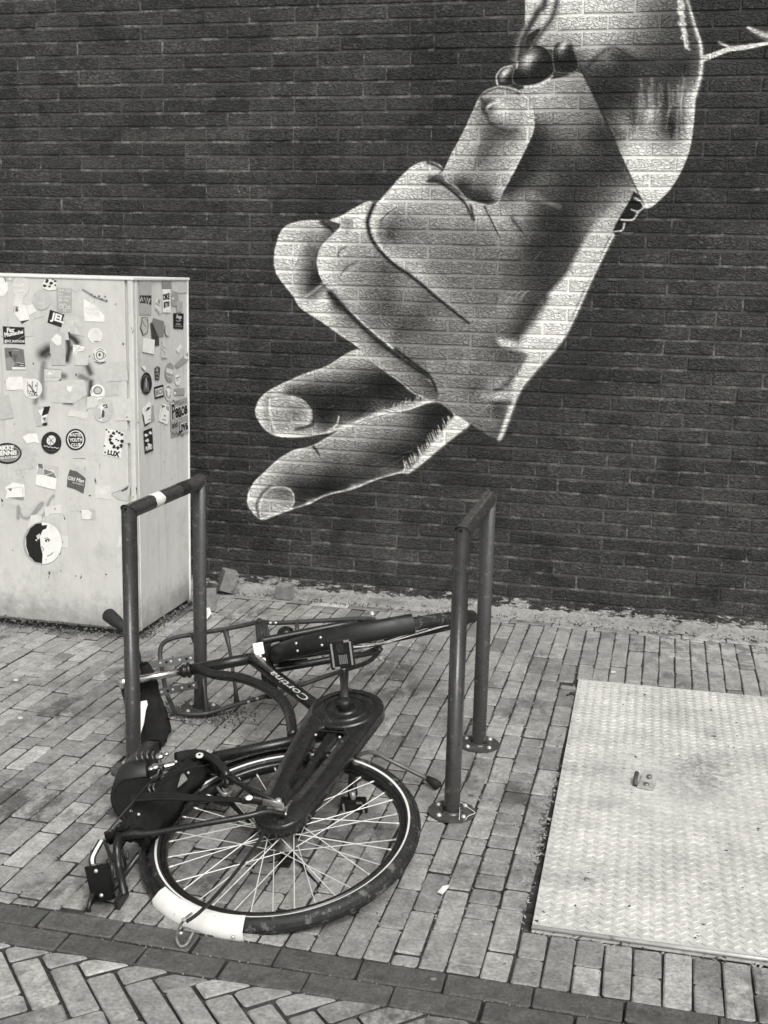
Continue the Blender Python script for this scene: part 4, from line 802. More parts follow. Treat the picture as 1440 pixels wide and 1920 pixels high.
sticker(B((725, 1110), (800, 1130), (890, 1200), (880, 1290), (865, 1360), (780, 1315), (695, 1290), (700, 1190)), .36, [], [('Old Man', B((705, 1175), (875, 1210), (872, 1250), (705, 1215)), .92, .35, .02), ('ROTTERDAM', B((755, 1235), (872, 1262), (870, 1280), (755, 1252)), .8)])
sticker(B((50, 1200), (260, 1200), (262, 1290), (50, 1290)), .755)
sticker(B((50, 1300), (130, 1245), (255, 1268), (255, 1420), (55, 1410), (75, 1340)), .93, [(B((80, 1310), (125, 1300), (115, 1340)), .5), (lB(4, (72, 1310), (235, 1290), (240, 1420)), .6), (B((60, 1400), (255, 1395), (240, 1425)), .55)])
sticker(B((1155, 1360), (1250, 1320), (1370, 1225), (1330, 1440), (1230, 1420)), .755, [(B((1250, 1330), (1340, 1275), (1320, 1320), (1270, 1340)), .35), (lB(5, (1165, 1358), (1250, 1325)), .4)])
sticker(B((755, 920), (885, 910), (888, 992), (762, 992)), .785)
sticker(B((985, 1190), (1000, 1235), (980, 1238)), .3); sticker(B((880, 1065), (888, 1120), (882, 1120)), .35)
sticker(C((495, 570), (585, 572), (588, 637), (498, 635)), .74, [(C((500, 575), (545, 575), (565, 600), (555, 633), (503, 633)), .9), (lB(3, (850, 1000), (851, 1001)), .5)])
mf = lambda x, y, rx, ry, **k: ell(x/3.2727, 780+y/3.2727, rx/3.2727, ry/3.2727, **k)
sticker(mf(262, 780, 121, 132), .66, [(mf(268, 780, 112, 128), .93), (C((255, 655), (262, 700), (245, 740), (250, 800), (262, 850), (258, 906), (215, 895), (180, 860), (160, 800), (160, 740), (185, 690), (220, 662)), .09), (C((222, 735), (245, 720), (248, 745), (232, 760)), .8), (C((215, 760), (228, 755), (226, 770)), .85), (mf(290, 765, 15, 9), .15), (mf(292, 768, 6, 5), .9), (line(C((272, 752), (292, 748), (305, 760)), 1.2), .12), (line(C((255, 800), (268, 815), (262, 830)), 1.2), .2), (line(C((290, 860), (310, 852), (325, 838)), 1.4), .15), (line(C((285, 885), (283, 878)), 1), .3), (C((235, 675), (290, 668), (285, 690), (262, 700), (240, 690)), .1)])
rq = random.Random(21)
for i in range(16):                                              # pale glue marks of stickers long gone
    x, y, w_, h_ = rq.uniform(10, 235), rq.uniform(530, 1020), rq.uniform(7, 20), rq.uniform(6, 18); a = rq.uniform(-.3, .3); ca, sa_ = math.cos(a), math.sin(a)
    sticker([(x+ca*u-sa_*v+rq.uniform(-2, 2), y+sa_*u+ca*v+rq.uniform(-2, 2)) for u, v in ((-w_, -h_), (w_*.2, -h_*1.05), (w_, -h_), (w_*1.02, h_), (-w_*.3, h_*.94), (-w_, h_))], rq.choice([.76, .78, .84, .86]), e=.00002*i)
for i in range(22): sticker(blob(rq.uniform(5, 245), rq.uniform(560, 1130), rq.uniform(.7, 2.0), 6, .5, i), rq.choice([.2, .3, .45, .6]))
SIDE = True
D = lambda *L: [(200+x/7.2, 490+y/7.2) for x, y in L]
E = lambda *L: [(240+x/10.286, 680+y/10.286) for x, y in L]
eD = lambda x, y, rx, ry, **k: ell(200+x/7.2, 490+y/7.2, rx/7.2, ry/7.2, **k)
eE = lambda x, y, rx, ry, **k: ell(240+x/10.286, 680+y/10.286, rx/10.286, ry/10.286, **k)
lD = lambda w, *L: line(D(*L), w/7.2); lE = lambda w, *L: line(E(*L), w/10.286)
sticker(D((435, 255), (605, 255), (605, 720), (440, 720)), .69, [(D((445, 460), (605, 460), (602, 592), (560, 575), (445, 560)), .2), (lD(16, (455, 540), (470, 480), (490, 545), (510, 490), (530, 570), (550, 490), (570, 575), (585, 500)), .85)])
sticker(D((660, 510), (700, 495), (735, 530), (720, 600), (745, 690), (715, 715), (650, 640)), .86, [(lD(9, (690, 570), (705, 510)), .15), (lD(9, (710, 570), (722, 520)), .15), (lD(9, (660, 565), (715, 605)), .2), (lD(7, (660, 630), (715, 690)), .3)])
sticker(D((750, 255), (865, 255), (868, 372), (750, 372)), .55)
sticker(D((750, 375), (858, 375), (862, 690), (757, 692)), .94, [(lD(5, (810, 665), (850, 668)), .7)], [('DIKE', D((760, 445), (850, 425), (850, 515), (765, 525)), .1, 0, .06), ('BITES', D((768, 550), (850, 535), (850, 605), (772, 635)), .1, 0, .06)])
sticker(D((870, 430), (970, 432), (972, 600), (880, 600)), .63, [(D((875, 515), (895, 475), (915, 515)), .85), (lD(5, (885, 525), (965, 525)), .5)])
sticker(D((940, 540), (1025, 545), (1020, 680), (945, 690)), .68); sticker(D((880, 265), (1095, 275), (1095, 420), (980, 430), (880, 400)), .78)
sticker(D((900, 698), (1040, 704), (1035, 915), (900, 905)), .12, [(lD(6, (935, 800), (970, 810), (1005, 790)), .9), (lD(8, (935, 846), (1000, 848)), .85), (D((920, 862), (1025, 866), (1024, 890), (920, 886)), .4)], [('hop', D((940, 712), (1012, 725), (1010, 795), (940, 785)), .92, .3, .02)])
sticker(D((475, 755), (555, 760), (560, 890), (550, 960), (495, 1000), (455, 900)), .74, [(lD(9, (478, 758), (552, 762), (560, 890), (548, 960), (496, 997), (458, 900), (478, 800), (478, 758)), .15), (lD(7, (480, 800), (510, 860), (535, 890)), .2), (lD(6, (520, 780), (550, 800)), .25)])
sticker(D((625, 765), (775, 810), (770, 1010), (700, 1020), (620, 830)), .52)
sticker(eD(825, 920, 38, 92), .78, [(lD(7, (790, 860), (785, 940), (800, 1000), (830, 1010)), .3)])
sticker(D((490, 1030), (650, 1060), (640, 1255), (480, 1220)), .94)
sticker(D((590, 830), (695, 825), (710, 1135), (615, 1145)), .27, [(lD(10, (625, 870), (640, 960), (670, 960), (690, 870)), .15), (lD(8, (630, 1000), (660, 1060), (690, 1000)), .15)])
sticker(D((735, 1060), (795, 1062), (825, 1160), (820, 1312), (735, 1312)), .82, [(lD(7, (745, 1075), (750, 1150), (800, 1180)), .35), (lD(7, (740, 1180), (790, 1240), (770, 1270)), .35), (lD(6, (740, 1300), (810, 1305)), .4)])
sticker(D((935, 1190), (1000, 1110), (1015, 1160), (965, 1245)), .93)
sticker(D((920, 1390), (1100, 1228), (1107, 1330), (960, 1440), (925, 1430)), .62, [(blob(348, 669, 3.2), .9), (blob(351, 671, 2.4), .93)])
sticker(E((255, 80), (310, 58), (355, 100), (325, 165)), .92, [(lE(10, (258, 85), (325, 162)), .25)])
sticker(eE(355, 400, 107, 213), .13, [(E((300, 540), (310, 380), (345, 290), (390, 370), (410, 540)), .4), (lE(16, (350, 290), (350, 480)), .75), (lE(12, (290, 300), (330, 240), (400, 280)), .45), (lE(14, (270, 560), (430, 555)), .4)])
sticker(E((510, 110), (570, 65), (620, 100), (605, 335), (520, 340)), .26, [(lE(12, (535, 150), (590, 140)), .75), (lE(12, (560, 90), (565, 180)), .8), (lE(12, (530, 220), (595, 210), (590, 250)), .7), (lE(12, (540, 280), (590, 300)), .7)])
sticker(eE(805, 190, 96, 190), .6, [(E((740, 95), (885, 150), (875, 235), (740, 185)), .86), (lE(14, (745, 250), (860, 290)), .85), (lE(10, (890, 60), (897, 200), (850, 350)), .88)])
sticker(eE(955, 330, 54, 106), .91, [(lE(18, (920, 310), (1000, 270)), .35), (lE(12, (930, 345), (985, 330)), .5)])
sticker(E((503, 470), (680, 420), (692, 655), (520, 702)), .12, [(E((518, 515), (672, 468), (678, 620), (535, 662)), .9)], [('BROS', E((528, 525), (668, 480), (672, 600), (542, 640)), .35, 0, .03)])
sticker(eE(780, 575, 74, 157), .87, [(eE(780, 570, 58, 130), .58), (E((730, 500), (800, 490), (830, 540), (790, 600), (770, 700), (760, 560)), .93), (E((800, 590), (835, 580), (790, 660)), .93)])
sticker(E((890, 500), (1090, 490), (1090, 625), (895, 625)), .62, [(E((888, 560), (920, 550), (925, 620), (895, 625)), .92), (lE(12, (890, 545), (935, 555)), .25)])
sticker(E((265, 900), (410, 745), (490, 830), (500, 970), (430, 1150), (315, 1240)), .93, [(E((330, 945), (380, 860), (440, 852), (410, 900)), .2), (E((275, 980), (300, 1010), (330, 1190), (430, 1140), (430, 1160), (318, 1240)), .18), (lE(12, (385, 1110), (460, 1075)), .2), (lE(8, (405, 1030), (440, 1020)), .55), (blob(274, 790, 2), .93)])
sticker(E((450, 800), (490, 830), (515, 1110), (440, 1150)), .64)
sticker(E((650, 785), (805, 835), (790, 1090), (755, 1195), (585, 1120), (610, 950)), .92, [(E((730, 830), (800, 845), (790, 940), (740, 900)), .66), (E((640, 800), (720, 840), (660, 880)), .4), (blob(309, 779.5, 1.6), .25), (lE(16, (665, 1095), (735, 1110)), .4), (lE(7, (655, 800), (650, 900), (610, 1110)), .7)])
sticker(E((805, 765), (1145, 665), (1165, 1350), (835, 1450)), .62, [(blob(325+i*3.1, 752+((i*5) % 7), 2.4, seed=i), .5) for i in range(7)]+[(blob(324+i*3.6, 812+((i*3) % 6), 2.6, seed=i+3), .48) for i in range(6)], [('Peace', E((815, 790), (1150, 715), (1155, 1010), (845, 1130)), .94, .1, .075), ('and', E((840, 1150), (960, 1110), (965, 1240), (850, 1280)), .3, .1, .05), ('Love', E((955, 1120), (1160, 1060), (1165, 1310), (965, 1395)), .94, .1, .075)])
LEV[0] += 1; b = MB(); words(b, 'Peace', E((828, 805), (1140, 730), (1145, 990), (855, 1110)), .0032, .1, .03); words(b, 'Love', E((968, 1135), (1150, 1075), (1155, 1290), (975, 1375)), .0032, .1, .03); b.build('lettering', smat(.12), cab, co)
sticker(E((300, 1315), (465, 1255), (490, 1690), (330, 1760)), .1, [(blob(274, 816, 3.4, seed=1), .9), (blob(282, 812, 3, seed=2), .9), (blob(276, 826, 3.4, seed=3), .85), (blob(280, 834, 3, seed=5), .9), (blob(276, 820, 1.4, seed=6), .12), (blob(279, 829, 1.3, seed=7), .12)], [('PUNKS', E((340, 1620), (465, 1570), (470, 1660), (345, 1710)), .92, 0, .05)])
SIDE = False
# grow of moss and soil along the foot of the cabinet
mo = MB(); r = random.Random(5)
for i in range(1500):
    t = r.random(); side = r.random() < .35
    if side: x, y = CX1+r.uniform(-.004, .05)*r.random(), CY0+t*(CY1-CY0)
    else: x, y = CX0+t*(CX1-CX0), CY0-r.random()**2*.055+.006
    z = r.random()**2*.05*(1.2-t*.3 if not side else .5); s_ = r.uniform(.003, .008); a = r.uniform(0, 6.28); ti = r.uniform(-.9, .9)
    u = np.array((math.cos(a), math.sin(a), ti*.6))*s_; w_ = np.array((-math.sin(a)*.6, math.cos(a)*.6, .5))*s_
    c = np.array((x, y, z)); mo.add([c-u, c+w_, c+u, c-w_], [(0, 1, 2, 3)])
mo.build('moss', mat('moss', .36, .9, var=.6, scale=80), None, kind='stuff', label='dark moss and soil along the foot of the cabinet', cat='moss')

# ------------------------------------------------------------------ bicycle stands
def base_plate(root, x, y, off, rz=0):
    R_ = .074; P = [(x+R_*math.cos(a+rz), y+R_*math.sin(a+rz)*1.0) for a in [2*math.pi*(i+.5)/7 for i in range(7)]]; P = catmull(P, 2, True)
    b = MB(); b.sheet([(q[0], q[1], .002) for q in P], (0, 0, 1), .006); pl_ = b.build('base_plate', mat('base_plate_steel', .26, .6, var=.4, bump=.001, dirt=.3, dtone=.4, dscale=40), root, off)
    MB().lathe((x, y, .008), (0, 0, 1), [(.029, .006), (.034, .003), (.036, 0)], 20).build('weld_ring', RACK, pl_, off)
    for a in (.9, 2.6, 4.1, 5.6):
        c = (x+.054*math.cos(a), y+.054*math.sin(a), .008); MB().lathe(c, (0, 0, 1), [(0, .007), (.005, .007), (.0075, .0045), (.0085, 0)], 6).build('bolt', GALV, pl_, off)
def stand(xn, yn, xf, yf, label, zt=.868, r=.0242):
    root = empty('bicycle_stand', (xn, yn, 0), label, 'bike stand', 'bicycle stands on the pavement'); off = np.array(root.location)
    for nm, x, y, s in (('post', xn, yn, 1), ('post', xf, yf, -1)):
        d = np.array((xf-xn, yf-yn)); d /= np.linalg.norm(d); n = 28; V = []; F = []
        for k in range(n):                               # post top cut on a mitre
            a = 2*math.pi*k/n; dx, dy = r*math.cos(a), r*math.sin(a); t = (dx*d[0]+dy*d[1])*s
            V += [(x+dx, y+dy, .004), (x+dx, y+dy, zt-t)]
        F = [(2*k, 2*((k+1) % n), 2*((k+1) % n)+1, 2*k+1) for k in range(n)]+[tuple(2*k+1 for k in range(n))]
        MB().add(V, F, True).build(nm, RACK, root, off); base_plate(root, x, y, off, xn)
    d = np.array((xf-xn, yf-yn, 0)); Lr = np.linalg.norm(d); d /= Lr; w_ = np.array((-d[1], d[0], 0)); n = 28; V = []
    for k in range(n):
        a = 2*math.pi*k/n; lat, up = r*math.cos(a), r*math.sin(a)
        V += [np.array((xn, yn, zt))+w_*lat+np.array((0, 0, up))-d*up, np.array((xf, yf, zt))+w_*lat+np.array((0, 0, up))+d*up]
    bar = MB().add(V, [(2*k, 2*k+1, 2*((k+1) % n)+1, 2*((k+1) % n)) for k in range(n)]+[tuple(2*k for k in range(n)), tuple(2*k+1 for k in range(n))][:0], True).build('top_bar', RACK, root, off)
    for k in (0, 1):
        e = np.array((xn, yn, zt)) if k == 0 else np.array((xf, yf, zt)); s = -1 if k == 0 else 1
        b = MB(); q = [e+w_*(r+.0006)*math.cos(a)+(np.array((0, 0, 1))+d*s)*(r+.0006)*math.sin(a) for a in [2*math.pi*i/28 for i in range(28)]]
        b.tube(q, .0016, 6, closed=True); b.build('weld_seam', RACK, root, off)
    hp = np.array((xn, yn, zt+r*.55))-d*(r+.0004)*.98
    b = MB(); b.lathe(np.array((xn, yn, zt+.012))-d*(r-.0005), -d, [(0, .0012), (.0042, .0012), (.0048, 0)], 12); b.build('vent_hole', mat('hole_black', .03, .9), root, off)
    return root, d, w_, off, zt, r
st1 = stand(-.537, -2.243, -.541, -1.697, 'grey steel bicycle stand between the bicycle wheels and the steel plate')
st2 = stand(-1.583, -2.232, -1.582, -1.668, 'grey steel bicycle stand by the cabinet with a torn white sticker on its bar', zt=.856)
def wrap(stn, s0, s1, a0, a1, m_, rag=.1):
    root, d, w_, off, zt, r = stn; o = np.array(root.location); o[2] = zt; n = 14; k = 6; V = []; q = random.Random(2)
    for i in range(n+1):
        a = a0+(a1-a0)*i/n
        for j in range(k+1):
            s = s0+(s1-s0)*j/k
            if j in (0, k): s += (1 if j == 0 else -1)*.012*abs(math.sin(a*2.3+s0*40))*rag*10*.5
            V.append(o+d*s+(w_*math.cos(a)+np.array((0, 0, 1))*math.sin(a))*(r+.0007))
    MB().add(V, [(i*(k+1)+j, i*(k+1)+j+1, (i+1)*(k+1)+j+1, (i+1)*(k+1)+j) for i in range(n) for j in range(k)], True).build('sticker', m_, root, off)
wrap(st2, .15, .225, 1.0, 4.0, mat('torn_white_sticker', .9, .6, var=.1, dirt=.2, dtone=.55, dscale=60), .12)
wrap(st2, .37, .44, 1.2, 4.1, mat('worn_black_sticker', .12, .5, var=.3, dirt=.2, dtone=.3, dscale=60), .1)

# ------------------------------------------------------------------ fallen bicycle (built upright in its own frame, x forward, y left, z up, rear axle at 0; then laid on its side)
BRV = np.array((-1.09687, -1.37998, 1.02566)); BS = 1.06925; BT = np.array((-.92816, -2.67637, .08506)); STEER = .54314
BR = rotm(BRV, np.linalg.norm(BRV))
bike = empty('bicycle', tuple(BT), 'fallen black city bicycle lying on its side under the stands', 'bicycle')
bike.matrix_world = Matrix.Translation(BT) @ Matrix(BR.tolist()).to_4x4() @ Matrix.Scale(BS, 4)
def loc(P): return BR.T@(np.asarray(P)-BT)/BS
def w3(P): return BS*(BR@np.asarray(P, float))+BT
def pl(px, py, h): return loc(at(px, py, h))                     # photo pixel at height h -> bike frame
def by(px, py, y):                                                # photo pixel on the bike-frame plane y
    o, d = loc(CAM), BR.T@ray(px, py); return o+d*((y-o[1])/d[1])
HA = math.radians(67); AX = np.array((-math.cos(HA), 0, math.sin(HA))); NFW = np.array((math.sin(HA), 0, math.cos(HA)))
FAX = np.array((1.115, 0, 0)); S0 = FAX-.065*NFW; RS = rotm(AX, STEER)
def sa(P): return S0+RS@(np.asarray(P, float)-S0)                # turned with the fork
def HT(s): return S0+s*AX
BB = np.array((.4768, 0, -.0574)); HT0, HT1 = .38, .6313
SDIR = np.array((-math.cos(math.radians(67)), 0, math.sin(math.radians(67))))
def lerpP(a, b, t): return np.array(a)*(1-t)+np.array(b)*t
# frame
MB().tube([HT(HT0-.005), HT(HT1)], .0185, 16).build('head_tube', BLACK, bike)
dt = MB().tube([HT(HT0+.045)-.01*NFW, BB], .0205, 16).build('down_tube', BLACK, bike)
MB().tube([BB-SDIR*.0, BB+SDIR*.50], .0175, 16).build('seat_tube', BLACK, bike)
SW = [HT(HT1-.03), HT(HT1-.035)-.10*NFW, (.60, 0, .40), (.47, 0, .24), (.418, 0, .155), BB+SDIR*.19]
tt = MB().tube(catmull([HT(HT1-.022), by(405, 1265, 0), by(450, 1271, 0), by(492, 1286, 0), by(524, 1308, 0), by(542, 1336, 0), by(549, 1380, 0)], 7), .0165, 14).build('top_tube', BLACK, bike)
for s in (-1, 1):
    MB().tube(catmull([BB+(-.03, s*.02, 0), (.3, s*.05, -.04), (.1, s*.062, -.012), (0, s*.066, 0)], 5), .0105, 10).build('chain_stay', BLACK, bike)
    MB().tube(catmull([BB+SDIR*.44+(0, s*.02, 0), (.2, s*.05, .23), (0, s*.066, .008)], 5), .0078, 10).build('seat_stay', BLACK, bike)
    b = MB(); b.box((-.012, s*.069, .0), (.06, .005, .035), ch=.001); b.build('dropout', BLACK, bike)
MB().lathe(BB, (0, 1, 0), [(.0, -.038), (.022, -.038), (.022, .038), (0, .038)], 18).build('bottom_bracket', BLACK, bike)
# lettering on the tubes
def tube_text(txt, a, b, r, out, up0, h, m_, par, name='lettering', shear=.3, bold=.02):
    V, F = glyphs(txt, shear, bold); a, b = np.array(a), np.array(b); d = (b-a)/np.linalg.norm(b-a); L = np.linalg.norm(b-a); out = np.array(out, float); side = np.cross(d, out)
    if side@np.array(up0) < 0: side = -side
    P = []
    for u, v in V:
        an = (v-.5)*h/r; P.append(a+d*u*L+(out*math.cos(an)+side*math.sin(an))*(r+.0007))
    MB().add(P, F).build(name, m_, par)
d0 = HT(HT0+.045)-.01*NFW; oo = np.array((0, -1., 0)); vv = np.cross((d0-BB)/np.linalg.norm(d0-BB), oo)
LET = mat('white_lettering', .78, .5, var=.2)
dd = (d0-BB)/np.linalg.norm(d0-BB); up_ = np.cross(dd, np.array((0, -1., 0))); up_ = up_ if up_[2] > 0 else -up_
tube_text('Cortina', lerpP(BB, d0, .36), lerpP(BB, d0, .75), .0205, (0, -.8, .0)+up_*.6, up_, .019, LET, dt, shear=.4, bold=.004)
# wheels
def wheel(name, T, spin, spoke_m, tyre_w=.021, stripe=True):
    """rim as the part, tyre, spokes, hub and so on under it; T maps wheel coordinates (axle along y) to the bike frame"""
    bb = MB(); bb.ref = (1, 0, 0)
    def put(mb): mb.v = [tuple(T(v)) for v in mb.v]; return mb
    def L(prof, closed=True, n=96): b = MB(); b.ref = (1, 0, 0); b.lathe((0, 0, 0), (0, 1, 0), prof, n, closedprof=closed); return put(b)
    rim = L([(.299, -.011), (.303, -.0145), (.314, -.0145), (.314, -.011), (.309, 0), (.314, .011), (.314, .0145), (.303, .0145), (.299, .011), (.2965, 0)]).build(name, mat('black_rim', .11, .25, var=.2, spec=.6), bike)
    tw = tyre_w; prof = []
    for k in range(16):
        a = 2*math.pi*k/16; prof.append((.3305+math.cos(a)*.0205, math.sin(a)*tw))
    L(prof).build('tyre', TYRE, rim)
    b = MB(); nb = 150                                             # raised tread blocks
    for k in range(nb):
        for s in (-1, 1):
            a0 = 2*math.pi*(k+.5*(s > 0))/nb; a1 = a0+2*math.pi/nb*.8; sh = .006
            for t0, t1 in ((.16, .62), (.70, 1.12)):
                V = []
                for rr in (0, .0013):
                    for aa, tq in ((a0, t0), (a1, t0), (a1+sh*s*0, t1), (a0, t1)):
                        q = aa+(tq-t0)*.02; R_ = .3305+math.cos(tq)*(.0205+rr); V.append((R_*math.cos(q), s*math.sin(tq)*(tw+rr), R_*math.sin(q)))
                b.add(V, [(4, 5, 6, 7), (0, 1, 5, 4), (1, 2, 6, 5), (2, 3, 7, 6), (3, 0, 4, 7)])
    put(b).build('tread', TYRE, rim, kind='stuff')
    if stripe:
        for s in (-1, 1):
            pr = [(.3305+math.cos(a)*.0209, s*math.sin(a)*(tw+.0004)) for a in (1.74, 1.84, 1.94, 2.02)]
            L(pr, False).build('reflective_stripe', STRIPE, rim)
    hub = L([(.0, -.045), (.012, -.045), (.012, -.034), (.034, -.034), (.034, -.030), (.019, -.024), (.019, .024), (.034, .030), (.034, .034), (.012, .034), (.012, .045), (0, .045)], False, 28).build('hub', mat('hub_metal', .45, .35, metal=.7, var=.3), rim)
    ax_ = MB().tube([T((0, -.078, 0)), T((0, .078, 0))], .0048, 8).build('axle', GALV, rim)
    for s in (-1, 1): put(MB().lathe((0, s*.072, 0), (0, s, 0), [(0, .013), (.006, .013), (.0085, .01), (.0095, 0)], 6)).build('axle_nut', GALV, rim)
    for k in range(36):
        s = 1 if k % 2 else -1; a = 2*math.pi*k/36+spin; cr = (1 if (k//2) % 2 else -1)*math.radians(62)
        P0 = np.array((.032*math.cos(a+cr), s*.031, .032*math.sin(a+cr))); P1 = np.array((.299*math.cos(a), s*.004, .299*math.sin(a)))
        b = MB(); b.tube([T(P0), T(P1)], .00145, 5, cap=False); b.tube([T(lerpP(P0, P1, .955)), T(P1)], .0026, 6); b.build('spoke', spoke_m, rim)
    va = spin+.14; P1 = np.array((.299*math.cos(va), 0, .299*math.sin(va))); b = MB(); b.tube([T(P1), T(P1*.9), T(P1*.88)], [.0034, .0034, .0045], 8); b.build('valve', GALV, rim)
    return rim
m = NT('tyre_rubber'); p = m.pos(); n1 = m.noise(p, 40, 5, .7); v = m.lerp(n1, .3, .7, .012, .03); v = m.mixv(m.math('MULTIPLY', m.ramp(m.noise(p, 26, 5, .75), .55, .62), .7), v, .16); m.bump(m.noise(p, 300, 3), .0006); TYRE = m.fin(v, .62, 0, .4)
rw = wheel('rear_wheel', lambda P: np.array(P), -.33, SPOKE)
fw_ = wheel('front_wheel', lambda P: sa(FAX+np.array(P)), .1, SPOKE, stripe=True)
# mudguards
def guard(name, T, r0, r1, w_, a0, a1, m_, par, depth=.018, n=30):
    prof = [(r0, -w_), (r0+depth*.6, -w_*.92), (r1, -w_*.55), (r1+.002, 0), (r1, w_*.55), (r0+depth*.6, w_*.92), (r0, w_)]; b = MB(); V = []; k = len(prof)
    for i in range(n+1):
        a = a0+(a1-a0)*i/n
        for r, h in prof: V.append(T((r*math.cos(a), h, r*math.sin(a))))
        for r, h in prof: V.append(T(((r-.0016)*math.cos(a), h*.96, (r-.0016)*math.sin(a))))
    F = []
    for i in range(n):
        for t in range(k-1):
            A_ = i*2*k+t; B_ = (i+1)*2*k+t; F += [(A_, B_, B_+1, A_+1), (A_+k, A_+k+1, B_+k+1, B_+k)]
        F += [(i*2*k, i*2*k+k, (i+1)*2*k+k, (i+1)*2*k), (i*2*k+k-1, (i+1)*2*k+k-1, (i+1)*2*k+2*k-1, i*2*k+2*k-1)]
    b.add(V, F, True); return b.build(name, m_, par)
I3 = lambda P: np.array(P, float)
rg = guard('rear_mudguard', I3, .349, .367, .029, math.radians(8), math.radians(146), BLACK, bike)
fl = guard('mudguard_end', I3, .338, .376, .036, math.radians(140), math.radians(182), WHITEPL, bike, .028)
TF = lambda P: sa(FAX+np.array(P, float))
fg = guard('front_mudguard', TF, .349, .366, .032, math.radians(62), math.radians(216), PLASTIC, bike)
for a in (152, 168): 
    for s in (-1, 1): MB().lathe(TF((.366*math.cos(math.radians(a)), s*.012, .366*math.sin(math.radians(a)))), TF((.5*math.cos(math.radians(a)), 0, .5*math.sin(math.radians(a))))-TF((0, 0, 0)), [(0, .004), (.004, .0035), (.005, 0)], 10).build('rivet', GALV, fg)
# fork, crown clamp, steerer
for s in (-1, 1):
    MB().tube([sa(q) for q in catmull([HT(.40)+(0, s*.05, 0), HT(.25)+(0, s*.052, 0), HT(.10)+(.006, s*.054, 0), FAX+(0, s*.056, 0)], 5)], [.0125]*10+[.0115, .0105, .0095, .009, .0085, .008], 10).build('fork_blade', BLACK, bike)
b = MB(); b.box(sa(HT(.402)), (.034, .092, .036), RS@rotm((0, 1, 0), math.radians(-23)), ch=.004); cr_ = b.build('fork_crown', mat('crown_chrome', .85, .35, metal=.45, var=.12), bike)
MB().lathe(sa(HT(.402)-NFW*.018), RS@(-NFW), [(0, .006), (.007, .006), (.008, 0)], 10).build('bolt', GALV, cr_)
MB().lathe(HT(HT1), AX, [(0, .036), (.0165, .036), (.0165, .030), (.022, .028), (.022, .017), (.017, .015), (.025, .012), (.027, .006), (.022, 0)], 20).build('headset', mat('headset_black', .12, .3), bike)
sm_ = MB().tube([HT(HT1+.03), HT(.845)], .0125, 14).build('stem_quill', CHROME, bike)
b = MB(); b.tube([HT(.835), HT(.865)], .02, 14); b.tube([sa(HT(.85)), sa(HT(.853)+NFW*.05)], .015, 12); b.build('stem', CHROME, bike)
# handlebar (bent back) with grips; the upper one shows beside the stand
c0 = sa(HT(.853)+NFW*.05); GR = pl(201, 1151, .40); GL = loc((-1.60, -2.19, .028))
gd = pl(232, 1177, .37); hb = catmull([lerpP(GR, gd, .5), gd, pl(248, 1205, .325), pl(258, 1240, .26), c0, c0+RS@np.array((0, .07, .0)), lerpP(c0+RS@np.array((0, .08, 0)), GL, .6), GL], 6)
MB().tube(hb, .011, 10).build('handlebar', mat('bar_black', .14, .35), bike)
g0 = lerpP(GR, gd, 1.15); b = MB(); b.tube([GR, lerpP(GR, g0, .06), lerpP(GR, g0, .45), lerpP(GR, g0, .7), g0], [.019, .0235, .0215, .017, .0145], 16); gp = b.build('grip', RUBBER, bike)
b = MB(); b.lathe(GR-(g0-GR)*.004, GR-g0, [(0, .003), (.004, .002), (.005, -.002)], 10); b.build('grip_cap', mat('grip_cap', .3, .6), gp)
MB().tube([GL, lerpP(GL, c0, .35), lerpP(GL, c0, .42)], [.02, .018, .015], 14).build('grip', RUBBER, bike)
# front carrier: bent tube loop, cross slats, mounting straps, rubber strap
nrm = np.array((-.28448, .27963, .91699))                             # across the carrier, in the place
def wz(px, py, h): return at(px, py, h)
low = [np.array(q) for q in (wz(716, 1214, .23), wz(690, 1241, .175), wz(620, 1265, .115), wz(545, 1291, .07), wz(490, 1308, .05), wz(440, 1322, .035), wz(385, 1338, .022))]
c1_ = wz(335, 1337, .022); c1b = wz(320, 1318, .04); 
def upz(P, s): return np.array(P)+nrm*s
mid = [wz(310, 1290, .085), wz(303, 1250, .16), wz(300, 1225, .205)]
top = [wz(306, 1206, .24), wz(330, 1195, .262), wz(360, 1190, .272), wz(440, 1176, .305), wz(488, 1166, .335), wz(520, 1168, .34), wz(620, 1163, .362), wz(690, 1160, .377), wz(706, 1166, .372)]
pth = catmull(low+[c1_, c1b]+mid+top, 5)
fc = MB().tube([loc(q) for q in pth], .0078, 10).build('front_carrier', CARR, bike)
def bar(name, pts, r, m_, par, flat=None, n=10): return MB().tube([loc(wz(*q)) for q in pts], r, n, flat=flat).build(name, m_, par)
for u0, u1, l0, l1 in (((408, 1185), .288, (440, 1322), .036),): pass
bar('cross_slat', [(362, 1190, .275), (372, 1222, .215), (379, 1260, .15), (384, 1300, .08), (388, 1336, .024)], [.011, .007, .006, .007, .011], CARR, fc)
bar('cross_slat', [(422, 1179, .296), (430, 1215, .23), (436, 1252, .16), (441, 1290, .09), (444, 1318, .038)], [.011, .006, .006, .006, .011], CARR, fc)
for k in range(4):
    o_ = k*5.5; bar('rubber_strap', [(482+o_*.9, 1168-abs(k-1.5)*.8, .34), (484+o_*1.1, 1190, .31), (488+o_*1.1, 1230, .23), (494+o_*1.1, 1270, .14), (500+o_*1.1, 1296, .085), (504+o_*1.0, 1308, .055)], .0072, RUBBER, fc)
MB().ball(loc(wz(486, 1165, .345)), .012, 8).build('strap_knob', RUBBER, fc)
